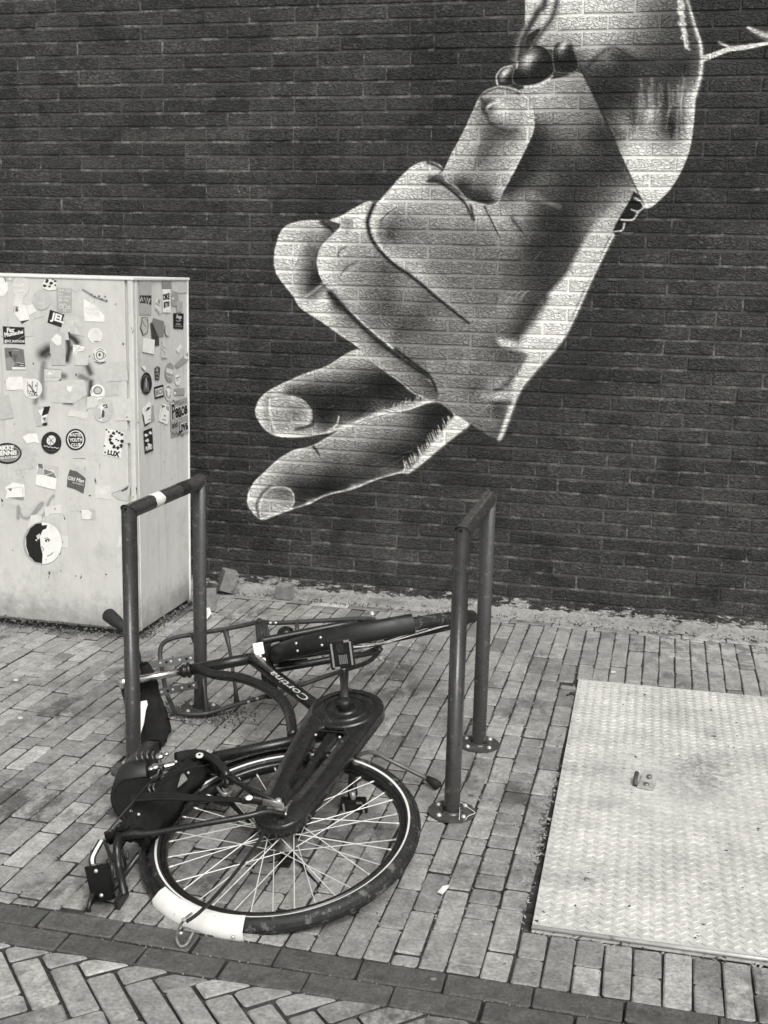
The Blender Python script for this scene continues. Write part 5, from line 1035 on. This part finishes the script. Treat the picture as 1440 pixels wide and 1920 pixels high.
for (x0, y0, h0), (x1, y1, h1) in (((268, 1249, .20), (363, 1233, .215)), ((268, 1305, .095), (369, 1284, .115))):
    a, c = wz(x0, y0, h0), wz(x1, y1, h1); t = (c-a)/np.linalg.norm(c-a); u = nrm-t*(nrm@t); u /= np.linalg.norm(u); w_ = np.cross(t, u); b = MB(); Rm = np.array([t, u, w_]).T
    b.box((a+c)/2, (np.linalg.norm(c-a), .026, .003), Rm); b.v = [tuple(loc(q)) for q in b.v]; sp_ = b.build('mounting_strap', CARR, fc)
    toward = CAM-(a+c)/2; sgn = 1 if w_@toward > 0 else -1
    for f_, mm in ((.08, GALV), (.34, GALV), (.46, mat('hole_black', .03, .9)), (.55, GALV), (.72, GALV), (.86, mat('hole_black', .03, .9)), (.94, GALV)):
        b = MB(); b.lathe(a+(c-a)*f_+w_*sgn*.0016, w_*sgn, [(0, .003), (.004, .0025), (.0052, 0)], 8); b.v = [tuple(loc(q)) for q in b.v]; b.build('screw', mm, sp_)
for q in ((447, 1174, .31), (462, 1171, .318), (507, 1168, .342), (517, 1168, .344), (466, 1316, .05), (482, 1310, .056)):
    MB().ball(loc(wz(*q)), .0055, 6).build('carrier_bolt', GALV, fc)
bar('lamp_bracket', [(556, 1166, .352), (557, 1180, .335), (556, 1194, .31)], .0075, CARR, fc)
hl = MB().ball(loc(wz(536, 1191, .305)), .031, 14).build('head_lamp', LAMP, bike)
b = MB(); b.box(loc(wz(553, 1187, .325)), (.012, .016, .01), ch=.002); b.build('lamp_clip', GALV, hl)
bar('fork_brace', [(512, 1252, .19), (600, 1238, .215), (680, 1226, .228), (712, 1213, .232)], .0072, BLACK, bike)
# chain case with its two open slots
Ya, Yb = -.040, -.074
def ccase(name, y0, y1, outer, inner, m_, par, n=96, lip=.006):
    """shell between an outline and an opening, both polar about c"""
    c = np.array((.262, -.031)); V = []
    for i in range(n):
        a = 2*math.pi*i/n; ro, ri = outer(a, c), inner(a, c)
        for r, y in ((ro, y0), (ro, y1+lip*.7), (ro-lip, y1), (ri+lip*.6, y1), (ri, y1+lip*.7), (ri, y0)): V.append((c[0]+r*math.cos(a), y, c[1]+r*math.sin(a)))
    F = [(i*6+t, ((i+1) % n)*6+t, ((i+1) % n)*6+(t+1) % 6, i*6+(t+1) % 6) for i in range(n) for t in range(6)]
    return MB().add(V, F, True).build(name, m_, par)
def hull_r(a, c, p0, r0, p1, r1):
    d = np.array((math.cos(a), math.sin(a))); lo, hi = 0, .6
    ax2 = p1-p0; L = np.linalg.norm(ax2); ax2 = ax2/L
    for _ in range(22):
        mdl = (lo+hi)/2; q = c+d*mdl-p0; t = q@ax2; sgm = (r0-r1)/L; h_ = abs(ax2[0]*q[1]-ax2[1]*q[0])
        tt_ = np.clip((t+h_*sgm/math.sqrt(max(1e-9, 1-sgm*sgm)))/L, 0, 1); rad = r0+(r1-r0)*tt_
        ins = math.hypot(t-tt_*L, h_) < rad
        if ins: lo = mdl
        else: hi = mdl
    return lo
hubp, bbp = np.array((.0, .0)), BB[[0, 2]]
outer = lambda a, c: hull_r(a, c, hubp, .068, bbp, .112)
inner = lambda a, c: hull_r(a, c, hubp+(bbp-hubp)*.24, .022, hubp+(bbp-hubp)*.73, .043)
CASE = mat('chain_case', .135, .24, var=.3, bump=.0004, bscale=90, dirt=.2, dtone=.24, dscale=40, spec=.5)
cs = ccase('chain_case', Ya, Yb, outer, inner, CASE, bike)
axd = (bbp-hubp)/np.linalg.norm(bbp-hubp); prp = np.array((-axd[1], axd[0]))
def on(t, s, y): q = hubp+(bbp-hubp)*t+prp*s; return (q[0], y, q[1])
b = MB(); b.add([on(.2, -.012, -.066), on(.78, -.015, -.066), on(.78, .012, -.066), on(.2, .010, -.066), on(.2, -.012, -.05), on(.78, -.015, -.05), on(.78, .012, -.05), on(.2, .010, -.05)], [(0, 1, 2, 3), (7, 6, 5, 4), (0, 4, 5, 1), (1, 5, 6, 2), (2, 6, 7, 3), (3, 7, 4, 0)]); b.build('chain_runner', CASE, cs)
for t in (.3, .76):
    b = MB(); b.add([on(t, -.04, -.07), on(t+.02, -.04, -.07), on(t+.02, .04, -.07), on(t, .04, -.07)], [(0, 1, 2, 3)]); b.build('case_bridge', CASE, cs)
for t, s in ((.705, .036), (.705, -.036)): MB().ball(on(t, s, -.0745), .004, 6).build('screw', GALV, cs)
for r0, h0 in ((.098, .004), (.07, .006), (.038, .008)):
    b = MB(); b.ref = (1, 0, 0); b.lathe((BB[0], Yb, BB[2]), (0, -1, 0), [(r0-.012, h0-.001), (r0-.004, h0+.002), (r0, h0+.0015), (r0+.003, h0-.004)], 48); b.build('disc_ridge', CASE, cs)
b = MB(); b.ref = (1, 0, 0); b.lathe((BB[0], Yb, BB[2]), (0, -1, 0), [(0, .0), (.03, .004), (.06, .003), (.094, .001), (.101, -.004)], 48); b.build('crank_disc', CASE, cs)
# cranks and pedals
def pedal(c, ang, s, par):
    b = MB(); R_ = rotm((0, 1, 0), ang); b.box(c, (.074, .1, .022), R_, ch=.005); pd = b.build('pedal', PLASTIC, par)
    for q in (-1, 1):
        b = MB(); b.box(np.array(c)+R_@np.array((q*.028, 0, .0118)), (.006, .08, .002), R_, ch=.0008); b.box(np.array(c)+R_@np.array((q*.018, q*.043, .0118)), (.016, .006, .002), R_); b.build('reflector', mat('pedal_reflector', .6, .4, var=.5, scale=260), pd)
    b = MB()
    for i in range(5):
        for j in range(6): b.box(np.array(c)+R_@np.array((-.013+i*.0052, .03-j*.0052, .0112)), (.0036, .0036, .003), R_)
    b.build('grip_studs', mat('stud_grey', .5, .7), pd, kind='stuff')
    b = MB(); b.box(np.array(c)+R_@np.array((.004, -.022, .0112)), (.02, .03, .002), R_); b.build('grip_pad', RUBBER, pd)
CRD = by(645, 1272, -.1)-by(645, 1322, -.1); CRD = CRD/np.linalg.norm(CRD); e_r = BB+CRD*.165
for s, e in ((-1, BB+CRD*.165), (1, BB-CRD*.165)):
    b = MB(); b.tube([BB+(0, s*.09, 0), lerpP(BB, e, .5)+(0, s*.097, 0), e+(0, s*.105, 0)], [.0155, .0115, .0145], 12, flat=((0, 1, 0), 1., .7)); ck = b.build('crank_arm', mat('crank_black', .16, .4, var=.3), bike)
    b = MB(); b.lathe(BB, (0, s, 0), [(.014, .07), (.02, .09), (.019, .103), (.011, .107), (0, .105)], 18); b.build('crank_boss', PLASTIC, ck)
    MB().tube([e+(0, s*.095, 0), e+(0, s*.13, 0)], [.009, .007], 10).build('pedal_axle', GALV, ck)
    pc = e+np.array((0, s*.168, 0)); tc = BR.T@(CAM-w3(pc)); tc[1] = 0; tc /= np.linalg.norm(tc)
    pedal(pc, math.atan2(tc[0], tc[2])+(.0 if s < 0 else .25), s, ck)
# saddle on its sprung underside
SP = BB+SDIR*.5; 
MB().tube([BB+SDIR*.47, BB+SDIR*.60], .0125, 12).build('seat_post', CHROME, bike)
V = []; F = []; ns = 15; nc = 14; sb = np.array((.225, 0, .505))
for i in range(ns):
    t = i/(ns-1); x = -.125+.265*t; w_ = .098*(1-t)**.75*(1 if t > .06 else .8)+.02; w_ = w_*(1.0 if t > .08 else .85); dp = .082*(1-t)+.03
    zt = .012*math.cos(t*3)+.012*(t > .9)
    for k in range(nc):
        a = math.pi*k/(nc-1); V.append((x, math.cos(a)*w_, zt+.02-dp*(1-math.sin(a)**.6)))
    for k in range(nc):
        a = math.pi*(1-k/(nc-1)); V.append((x, math.cos(a)*w_*.93, zt+.009-dp*(1-math.sin(a)**.6)))
m2 = nc*2
for i in range(ns-1):
    for k in range(m2): F.append((i*m2+k, (i+1)*m2+k, (i+1)*m2+(k+1) % m2, i*m2+(k+1) % m2))
F += [tuple(range(m2)), tuple((ns-1)*m2+k for k in range(m2-1, -1, -1))]
SR = rotm((0, 1, 0), math.radians(-6))
sd_ = MB().add([sb+SR@np.array(v) for v in V], F, True).build('saddle', mat('saddle_cover', .15, .5, var=.15, bump=.0006, bscale=200, dirt=.1, dtone=.24), bike)
PV = []
for i in range(ns): PV += [V[i*m2+2*nc-1], V[i*m2+nc]]
PF = [(2*i, 2*i+1, 2*i+3, 2*i+2) for i in range(ns-1)]; k0 = len(PV); PV += [V[k] for k in range(nc, 2*nc)]; PF.append(tuple(range(k0, k0+nc)))
MB().add([sb+SR@np.array(v) for v in PV], PF).build('saddle_pan', mat('pan_black', .12, .7, var=.3), sd_)
for s in (-1, 1):
    hx = [sb+np.array((-.085+.016*math.cos(a), s*.055+.016*math.sin(a), -.025-.0095*a/6.28)) for a in np.linspace(0, 6.28*6, 72)]
    MB().tube(hx, .0032, 6).build('spring', mat('spring_black', .17, .3), sd_)
    MB().tube(catmull([sb+(-.085, s*.055, -.09), sb+(-.03, s*.03, -.085), sb+(.06, s*.015, -.05), sb+(.11, s*.01, -.02)], 5), .0035, 8).build('saddle_rail', mat('rail_chrome', .6, .3, metal=.6), sd_)
    b = MB(); b.box(sb+(.0, s*.026, -.075), (.026, .022, .03), SR, ch=.005); b.build('seat_clamp', CHROME, sd_)
# rear carrier, its legs and the tail lamp plate
cl = [pl(532, 1527, .165), pl(500, 1522, .18), pl(460, 1531, .175), pl(380, 1545, .16), pl(285, 1562, .135), pl(250, 1563, .13), pl(222, 1568, .12)]
rc = MB().tube(catmull([(-.02, -.06, .36), (-.02, -.055, .378), (.1, -.05, .380), (-.2, -.05, .380), (-.335, -.045, .376), (-.345, 0, .376), (-.335, .045, .376), (-.1, .05, .380), (.1, .05, .380)][2:], 5), .0055, 8).build('rear_carrier', BLACK, bike)
MB().tube(catmull(cl, 5), [.0078]*20+[.0085, .009, .0095, .010, .011, .012, .0125, .012, .011, .010, .009], 10).build('carrier_leg', BLACK, rc)
MB().tube(catmull([(0, .078, .0), (-.1, .075, .17), (-.17, .065, .33), (-.19, .05, .378)], 5), .0065, 8).build('carrier_leg', BLACK, rc)
MB().tube([pl(385, 1432, .17), pl(450, 1470, .175), pl(520, 1505, .18)], .0066, 10).build('carrier_stay', BLACK, rc)
for x in (-.05, -.14, -.23): MB().tube([(x, -.05, .380), (x, .05, .380)], .004, 8).build('carrier_rung', BLACK, rc)
for P, r_ in (([(222, 1560, .13), (219, 1590, .11), (222, 1625, .07), (228, 1655, .045), (233, 1680, .02)], .0105), ([(262, 1600, .09), (240, 1630, .06), (222, 1655, .045), (208, 1672, .02)], .0075), ([(196, 1578, .13), (206, 1605, .11), (210, 1630, .09), (210, 1665, .04)], .0048), ([(238, 1595, .09), (239, 1612, .07)], .004)):
    MB().tube(catmull([pl(*q) for q in P], 4), r_, 8).build('carrier_strut', BLACK, rc)
b = MB(); b.box(pl(228, 1684, .015), (.06, .03, .012), ch=.004); b.build('strut_foot', BLACK, rc)
q0, q1, q2, q3 = [np.array(at_y(x, y, -3.02-(y-1655)*.0002)) for x, y in ((158, 1626), (197, 1619), (212, 1687), (173, 1692))]
nr = np.cross(q1-q0, q3-q0); nr /= np.linalg.norm(nr); nr = nr if nr@(CAM-q0) > 0 else -nr
b = MB(); b.sheet([loc(q) for q in (q0, q1, q2, q3)], loc(nr)-loc((0, 0, 0)), -.016*1.0); tl = b.build('tail_lamp_plate', mat('lamp_plate', .07, .25, var=.3), rc)
for f_, g_ in ((.5, .16), (.5, .84)):
    c = lerpP(lerpP(q0, q1, f_), lerpP(q3, q2, f_), g_); b = MB(); b.lathe(c, nr, [(0, .004), (.004, .0035), (.0055, 0)], 10); b.v = [tuple(loc(q)) for q in b.v]; b.build('screw', GALV, tl)
for k, (x, m_) in enumerate(((168, PLASTIC), (171.5, WHITEPL), (174.5, WHITEPL), (178, PLASTIC))):
    MB().tube(catmull([pl(x+2, 1625, .08), pl(x, 1610, .10), pl(x+8, 1592, .115), pl(x+18, 1575, .125)], 4), .0024, 6).build('wire', m_, tl)
# dark cloth bag flattened on the rear carrier, with its straps
V = []; F = []; N1, N2 = 15, 12
EL = [(345, 1418, .19), (322, 1440, .20), (290, 1470, .195), (255, 1510, .185), (218, 1553, .15), (196, 1566, .135)]; ER = [(398, 1425, .155), (380, 1455, .15), (345, 1490, .13), (305, 1540, .115), (288, 1562, .11), (268, 1572, .10)]
La = catmull([pl(*q) for q in EL], 3); Ra = catmull([pl(*q) for q in ER], 3); N1 = len(La); rr = random.Random(9)
for i in range(N1):
    for j in range(N2):
        t = j/(N2-1); q = lerpP(La[i], Ra[i], t); q = q+np.array((0, -1, 0))*(.02*math.sin(t*math.pi)+.008*math.sin(t*17+i*.9)+.006*math.sin(i*1.7+t*5)); V.append(q)
for i in range(N1):
    for j in range(N2): V.append(np.array(V[i*N2+j])+np.array((0, .028, 0)))
o2 = N1*N2
for i in range(N1-1):
    for j in range(N2-1): a = i*N2+j; F += [(a, a+1, a+N2+1, a+N2), (o2+a, o2+a+N2, o2+a+N2+1, o2+a+1)]
for i in range(N1-1): F += [(i*N2, (i+1)*N2, o2+(i+1)*N2, o2+i*N2), (i*N2+N2-1, o2+i*N2+N2-1, o2+(i+1)*N2+N2-1, (i+1)*N2+N2-1)]
bag = MB().add(V, F, True).build('carrier_bag', CLOTH, bike)
MB().tube(catmull([pl(330, 1422, .2), pl(360, 1416, .2), pl(392, 1420, .17)], 5), .017, 10).build('torn_flap', CLOTH, bag)
MB().tube(catmull([pl(196, 1566, .15), pl(250, 1503, .215), pl(300, 1455, .225), pl(396, 1433, .18)], 5), .0022, 6).build('cable', PLASTIC, bag)
for k in range(3): MB().tube(catmull([pl(243, 1494+k*4, .215), pl(300, 1488+k*5, .21), pl(380, 1494+k*3, .2), pl(458, 1499+k*1.5, .2)], 5), .0042, 8).build('elastic_strap', CLOTH, bag)
hk = MB(); c = catmull([pl(452, 1500, .205), pl(470, 1499, .205), pl(494, 1503, .20)], 4); hk.tube(c, [.010, .0125, .0135, .0125, .0125, .012, .012, .011, .009], 10, flat=((0, 1, 0), .55, 1.)); hk = hk.build('strap_hook', PLASTIC, bike)
MB().ball(pl(467, 1496, .215), .0095, 8, (1, .5, 1)).build('hook_badge', WHITEPL, hk)
b = MB(); b.tube([pl(492, 1504, .205), pl(512, 1507, .202), pl(530, 1512, .198)], [.011, .010, .008], 8, flat=((0, 1, 0), .2, 1.)); b.build('hook_plate', mat('hook_steel', .62, .35, metal=.6, var=.3), hk)
MB().lathe((0, -.080, 0), (0, -1, 0), [(0, .028), (.006, .028), (.0085, .025), (.0085, .012), (.013, .010), (.013, 0)], 8).build('hub_nut', GALV, bike)
b = MB(); b.tube(catmull([pl(548, 1500, .2), pl(540, 1512, .2), pl(535, 1528, .19)], 4), .0034, 6); b.build('hub_lever', CHROME, bike)
b = MB(); b.box((-.0, -.0715, .012), (.03, .008, .05), ch=.002); b.build('axle_plate', mat('hook_steel', .62), bike)
for q, r_ in (((300, 1418, .215), .0125), ((312, 1413, .215), .008), ((291, 1438, .2), .0125), ((283, 1441, .2), .008)): MB().ball(pl(*q), r_, 8, (1, .7, 1)).build('seat_bolt', CHROME, sd_)
for k, (x_, y_) in enumerate(((258, 1418), (268, 1416), (278, 1415), (288, 1416), (282, 1478), (290, 1476))): MB().tube(catmull([pl(x_, y_-7, .205), pl(x_-3, y_, .21), pl(x_, y_+8, .2)], 4), .0028, 6).build('spring_coil', mat('spring_steel', .4, .25, metal=.5), sd_)
b = MB(); b.sheet([pl(342, 1447, .185), pl(352, 1462, .175), pl(333, 1478, .17)], (0, -1, 0), .003); b.build('rear_reflector', mat('reflector_grey', .5, .35, var=.4, scale=120), bag)
for q in ((353, 1449, .185), (330, 1428, .22), (260, 1527, .175), (246, 1521, .175)): MB().ball(pl(*q), .0042, 6).build('rivet', GALV, bag)
# ring lock round the rear wheel
LR = MB(); Pc = BB*.0+np.array((.262, -.0, .215)); ang = np.linspace(-2.2, 2.2, 22); u_ = np.array((.25, 0, .92)); u_ /= np.linalg.norm(u_)
LR.tube([np.array((.19, 0, .245))+u_*.062*math.cos(a)+np.array((0, 1, 0))*.05*math.sin(a) for a in ang], .0125, 10, flat=(np.cross(u_, (0, 1, 0)), 1.1, .8)); lk = LR.build('ring_lock', mat('lock_black', .13, .2, var=.2), bike)
k0, k1 = pl(374, 1415, .205), pl(416, 1452, .17)
b = MB(); b.tube(catmull([pl(366, 1416, .2), pl(390, 1419, .2), pl(412, 1434, .19), pl(424, 1452, .175), pl(427, 1472, .15)], 5), [.012]*8+[.0125]*8+[.010]*5, 10); b.build('lock_arm', mat('lock_black', .13), lk)
b = MB(); b.lathe(pl(374, 1416, .213), BR.T@np.array((0, -.3, .95)), [(.004, .002), (.008, .0025), (.0105, .001), (.0105, -.002)], 16); b.build('lock_ring', mat('lock_ring', .85, .4), lk)
b = MB(); b.tube(catmull([pl(408, 1478, .12), pl(420, 1490, .12), pl(434, 1484, .12), pl(430, 1474, .125)], 4), .007, 8, flat=((0, 1, 0), .5, 1.)); b.build('lock_latch', mat('latch_steel', .7, .35, metal=.5), lk)
tube_text('AXA', pl(389, 1416, .213), pl(399, 1421, .209), .02, BR.T@np.array((0, -.35, .93)), BR.T@np.array((0, .9, .3)), .009, LET, lk)
# stand, loose black cord, mudguard stay
MB().tube(catmull([(.36, .045, -.055), pl(690, 1410, .11), pl(735, 1428, .07), pl(800, 1460, .025)], 5), .0065, 10).build('kickstand', mat('stand_grey', .42, .45, metal=.3, var=.25, dirt=.3, dtone=.25), bike)
b = MB(); b.tube([pl(800, 1459, .025), pl(812, 1466, .02), pl(822, 1474, .012)], [.009, .013, .014], 10); b.build('stand_foot', RUBBER, bike)
MB().tube(catmull([pl(498, 1556, .14), pl(478, 1588, .125), pl(430, 1650, .10), pl(380, 1705, .085), pl(350, 1728, .075)], 5), .0042, 8).build('mudguard_stay', PLASTIC, bike)
MB().tube(catmull([pl(360, 1712, .10), pl(348, 1722, .085), pl(334, 1742, .05), pl(331, 1760, .02), pl(338, 1774, .006), pl(350, 1770, .008), pl(362, 1748, .03)], 6), .003, 8).build('loose_cord', mat('worn_cord', .5, .6, var=.6, scale=90), bike)
MB().ball(pl(345, 1724, .088), .006, 8, (1, .5, 1)).build('screw', mat('screw_grey', .6), fl); MB().ball(pl(437, 1757, .02), .005, 6).build('screw', GALV, fl); MB().ball(pl(339, 1750, .02), .005, 6).build('screw', GALV, fl)
for s in (.035, ): MB().tube([(.02, .07, -.0), (-.20, .075, -.20), (-.33, .05, -.10)], .0035, 6).build('mudguard_stay', PLASTIC, bike)
# ------------------------------------------------------------------ black bag caught on the handlebar
bgp = [(268, 1243, .23), (276, 1265, .19), (283, 1300, .12), (287, 1340, .065), (289, 1372, .03), (284, 1398, .014)]; wd = [10, 17, 20, 27, 31, 24]
root = empty('handlebar_bag', tuple(at(293, 1380, 0)), 'crumpled black bag with white print hanging from the bicycle handlebar', 'bag'); off = np.array(root.location); V = []; F = []; nn_ = 18
cen = catmull([at(*q) for q in bgp], 4); ws_ = np.interp(np.linspace(0, 5, len(cen)), range(6), wd)
for i, (c, w_) in enumerate(zip(cen, ws_)):
    rr_ = w_*.5*np.linalg.norm(c-CAM)/FPX*1.55
    for k in range(nn_):
        a = 2*math.pi*k/nn_; rad = rr_*(1+.22*math.sin(3*a+i*.5)+.12*math.sin(7*a+i*1.3)+.06*rng.normal()); q = c+RT*rad*math.cos(a)+np.array((0, .6, .35))*rad*math.sin(a)*.8; q[2] = max(q[2], .004); V.append(q)
for i in range(len(cen)-1):
    for k in range(nn_): F.append((i*nn_+k, i*nn_+(k+1) % nn_, (i+1)*nn_+(k+1) % nn_, (i+1)*nn_+k))
F += [tuple(range(nn_)), tuple((len(cen)-1)*nn_+k for k in range(nn_-1, -1, -1))]
MB().add(V, F, True).build('bag_body', CLOTH, root, off)
b = MB(); b.sheet([at(x, y, h)-FW*.035 for x, y, h in ((268, 1312, .12), (279, 1310, .12), (281, 1318, .11), (277, 1330, .09), (274, 1352, .06), (268, 1372, .03), (266, 1335, .08))], -FW, .001); b.build('white_print', WHITEPL, root, off)

# ------------------------------------------------------------------ small things on the ground
STONE = mat('concrete_block', .5, .9, var=.3, scale=30, bump=.003, bscale=120, dirt=.3, dtone=.3, dscale=25)
def block(name, px, py, size, R_, label, tone=None):
    c = at(px, py, 0); root_z = min((R_@np.array((a*size[0]/2, b_*size[1]/2, d_*size[2]/2)))[2] for a in (-1, 1) for b_ in (-1, 1) for d_ in (-1, 1))
    b = MB(); b.box((0, 0, -root_z), size, R_, ch=.004); b.v = [(x+random.gauss(0, .0012), y+random.gauss(0, .0012), z) for x, y, z in b.v]
    o = b.build(name, tone or STONE, None, label=label, cat='brick', group='loose bricks by the wall'); o.location = c+np.array((0, 0, .004)); return o
block('loose_brick', 428, 1112, (.074, .09, .105), rotm((0, 0, 1), .5)@rotm((0, 1, 0), .28), 'loose grey brick tilted against the foot of the wall beside the cabinet')
block('loose_brick', 534, 1124, (.076, .06, .07), rotm((0, 0, 1), -.12)@rotm((1, 0, 0), .12), 'small squat loose brick at the foot of the wall between dry weeds')
block('loose_brick', 384, 1141, (.11, .11, .085), rotm((0, 0, 1), .35), 'loose grey brick lying flat at the back corner of the cabinet')
block('loose_brick', 401, 1112, (.05, .06, .035), rotm((0, 0, 1), .9)@rotm((0, 1, 0), .4), 'dark broken brick lump behind the bricks by the cabinet corner', mat('dark_lump', .3, .9, var=.4, bump=.003))
# weeds and dry grass along the wall
dry = MB(); r = random.Random(11)
def blade(mb, c, a, L, w_, lift, bend):
    d = np.array((math.cos(a), math.sin(a), 0)); n = np.array((-d[1], d[0], 0))*w_; P = []
    for t in (0, .5, 1.): P.append(np.array(c)+d*L*t*(.6+.4*t)+np.array((0, 0, lift*L*(t-bend*t*t))))
    mb.add([P[0]-n, P[0]+n, P[1]+n*.8, P[1]-n*.8, P[2]], [(0, 1, 2, 3), (3, 2, 4)])
for i in range(1900):
    x = r.choice([r.uniform(-2.05, .7), r.gauss(-1.55, .12), r.gauss(-1.25, .05), r.gauss(-1.78, .08), r.gauss(.0, .3)]); y = -.02-abs(r.gauss(0, .045))
    blade(dry, (x, max(y, -.16), .012), r.uniform(0, 6.28), r.uniform(.01, .05), r.uniform(.0006, .0014), r.uniform(.1, 1.0), r.uniform(.2, .9))
dry.build('dry_grass', mat('dry_grass', .62, .9, var=.5, scale=60), None, kind='stuff', label='dry grass and straw growing along the foot of the wall', cat='grass')
# grit in the joints and on the bricks
gt = MB(); TE = [(1, 1, 1), (-1, -1, 1), (-1, 1, -1), (1, -1, -1)]
def grit(x, y, s, z=.001):
    Rr = rotm((r.gauss(0, 1), r.gauss(0, 1), r.gauss(0, 1)+.01), r.uniform(0, 3)); gt.m = 0 if r.random() < .7 else 1
    gt.add([Rr@np.array(q)*s+np.array((x, y, z)) for q in TE], [(0, 1, 2), (0, 3, 1), (0, 2, 3), (1, 3, 2)])
for i in range(5200):
    k = r.randrange(-4, 40); x = -.405-k*CW+r.gauss(0, .0022); y = -.2-r.random()**.8*2.85; grit(x, y, r.uniform(.0008, .0024), -.001)
for i in range(1100): grit(r.uniform(-3, .9), r.choice([-3.068, -3.151, -3.234])+r.gauss(0, .003), r.uniform(.0006, .0018), -.003)
for i in range(900): grit(r.uniform(-2.2, .6), -.04-r.random()*.12, r.uniform(.001, .004), .006)
for i in range(700): grit(-1.56+r.gauss(0, .09), -1.70+r.gauss(0, .045), r.uniform(.001, .004), .001)
for i in range(500): grit(r.uniform(-2.8, .6), r.uniform(-4, -.2), r.uniform(.0008, .0022), .001)
gt.build('grit', [mat('grit_dark', .3, .95, var=.4, scale=200), mat('grit_light', .58, .95, var=.3, scale=200)], None, kind='stuff', label='sand and grit in the paving joints', cat='grit')
# leaf litter in the gap round the plate
lf = MB()
for i in range(520):
    if r.random() < .55: x, y = PXL-.004+r.gauss(0, .006), PYB+(1.05*r.random()**.8)
    else: x, y = PXL+r.random()*(PXR-PXL), PYB-.002+r.gauss(0, .006)
    a = r.uniform(0, 6.28); s_ = r.uniform(.004, .014); u = np.array((math.cos(a), math.sin(a), r.uniform(-.4, .4)))*s_; w_ = np.array((-math.sin(a), math.cos(a), r.uniform(-.6, .6)))*s_*.28; c = np.array((x, y, r.uniform(-.012, .006))); lf.m = r.randrange(2)
    lf.add([c-u, c+w_, c+u, c-w_], [(0, 1, 2, 3)])
lf.build('leaf_litter', [mat('leaf_dark', .25, .9, var=.5), mat('leaf_pale', .6, .9, var=.4)], None, kind='stuff', label='dry leaf litter caught in the gap round the steel plate', cat='leaves')
# small weed with round leaves by the stand
wc = at(905, 1497, 0); wd_ = empty('weed', tuple(wc), 'small round-leaved weed growing in a joint beside the stand', 'plant'); LEAF = mat('weed_leaf', .50, .6, var=.15, scale=60)
for px, py, s_ in ((886, 1487, 1.), (898, 1500, .62), (908, 1496, .8), (923, 1493, .85), (901, 1488, .5)):
    c = at(px, py, .014)-np.array(wc); d = np.array((c[0], c[1], 0)); d = d/(np.linalg.norm(d)+1e-6); n = np.array((-d[1], d[0], 0)); V = []
    for k in range(12):
        a = 2*math.pi*k/12; V.append(c+d*.0105*s_*math.cos(a)+n*.0072*s_*math.sin(a)+np.array((0, 0, .0025*math.cos(a)**2-.003*math.sin(a)**2)))
    b = MB(); b.add(V+[c+np.array((0, 0, -.001))], [(k, (k+1) % 12, 12) for k in range(12)], True); lo = b.build('leaf', LEAF, wd_)
    MB().tube([(0, 0, .002), tuple(c*.5+np.array((0, 0, .008))), tuple(c-d*.009*s_)], .0008, 5).build('stalk', LEAF, lo)
# litter
def scrap(name, P, h, tone, label, cat, t=.0008, curl=.004):
    c = at(*P[0], 0); V = [at(x, y, h)-c+np.array((0, 0, curl*(i % 2))) for i, (x, y) in enumerate(P)]; n = len(V)
    b = MB(); b.add(V+[v+np.array((0, 0, t)) for v in V], [tuple(range(n-1, -1, -1)), tuple(range(n, 2*n))]+[(i, (i+1) % n, n+(i+1) % n, n+i) for i in range(n)]); o = b.build(name, mat('litter_%d' % int(tone*100), tone, .8, var=.1), None, label=label, cat=cat); o.location = c
scrap('paper_scrap', [(820, 1673), (830, 1664), (843, 1659), (840, 1668), (833, 1673), (829, 1680)], .003, .9, 'torn white paper scrap lying on the paving beside the rear wheel', 'paper')
for (x, y, w_, lab) in ((38, 1346, 5, 'small white flattened gum spot on the bricks left of the stand by the cabinet'), (30, 1275, 5, 'small pale fleck of litter on the bricks before the cabinet'), (1214, 1295, 6, 'pale flattened gum spot on the bricks above the plate edge'), (1150, 1260, 5, 'small pale gum spot on the bricks between plate and wall'), (813, 1836, 6, 'round worn pale spot on the dark brick band')):
    P = ell(x, y, w_, w_*.42, j=.12, n=12); scrap('gum_spot', P, .0022, .82 if y < 1700 else .5, lab, 'gum', .0006, 0)
scrap('foil_scrap', [(372, 1128), (392, 1140), (397, 1150), (388, 1165), (385, 1150), (376, 1140)], .012, .9, 'crumpled pale wrapper by the loose brick at the cabinet corner', 'wrapper', .001, .008)
# loop of loose wire on the stand foot, anchor stub beside the plate
wr = MB(); wr.tube(catmull([at(861, 1537, .012), at(862, 1520, .02), at(862, 1504, .025), at(876, 1513, .02), at(888, 1521, .015), at(890, 1525, .012), at(878, 1530, .012), at(873, 1537, .011)], 4), .0011, 6)
o = wr.build('loose_wire', mat('pale_wire', .85, .5), None, off=tuple(at(870, 1530, 0)), label='bent pale wire lying on the foot plate of the stand near the plate', cat='wire'); o.location = at(870, 1530, 0)
nb = MB(); c = at(1068, 1302, 0); nb.tube([(0, 0, .002), (.012, .004, .006), (.02, .002, .006)], .006, 8); nb.tube([(.0, .0, .0), (-.008, -.02, .004)], .004, 8); nb.box((.018, .002, .004), (.022, .02, .008), ch=.002)
o = nb.build('anchor_stub', mat('anchor_dark', .2, .6, var=.3), None, label='dark metal stub on the brick beside the corner of the plate', cat='metal stub'); o.location = c
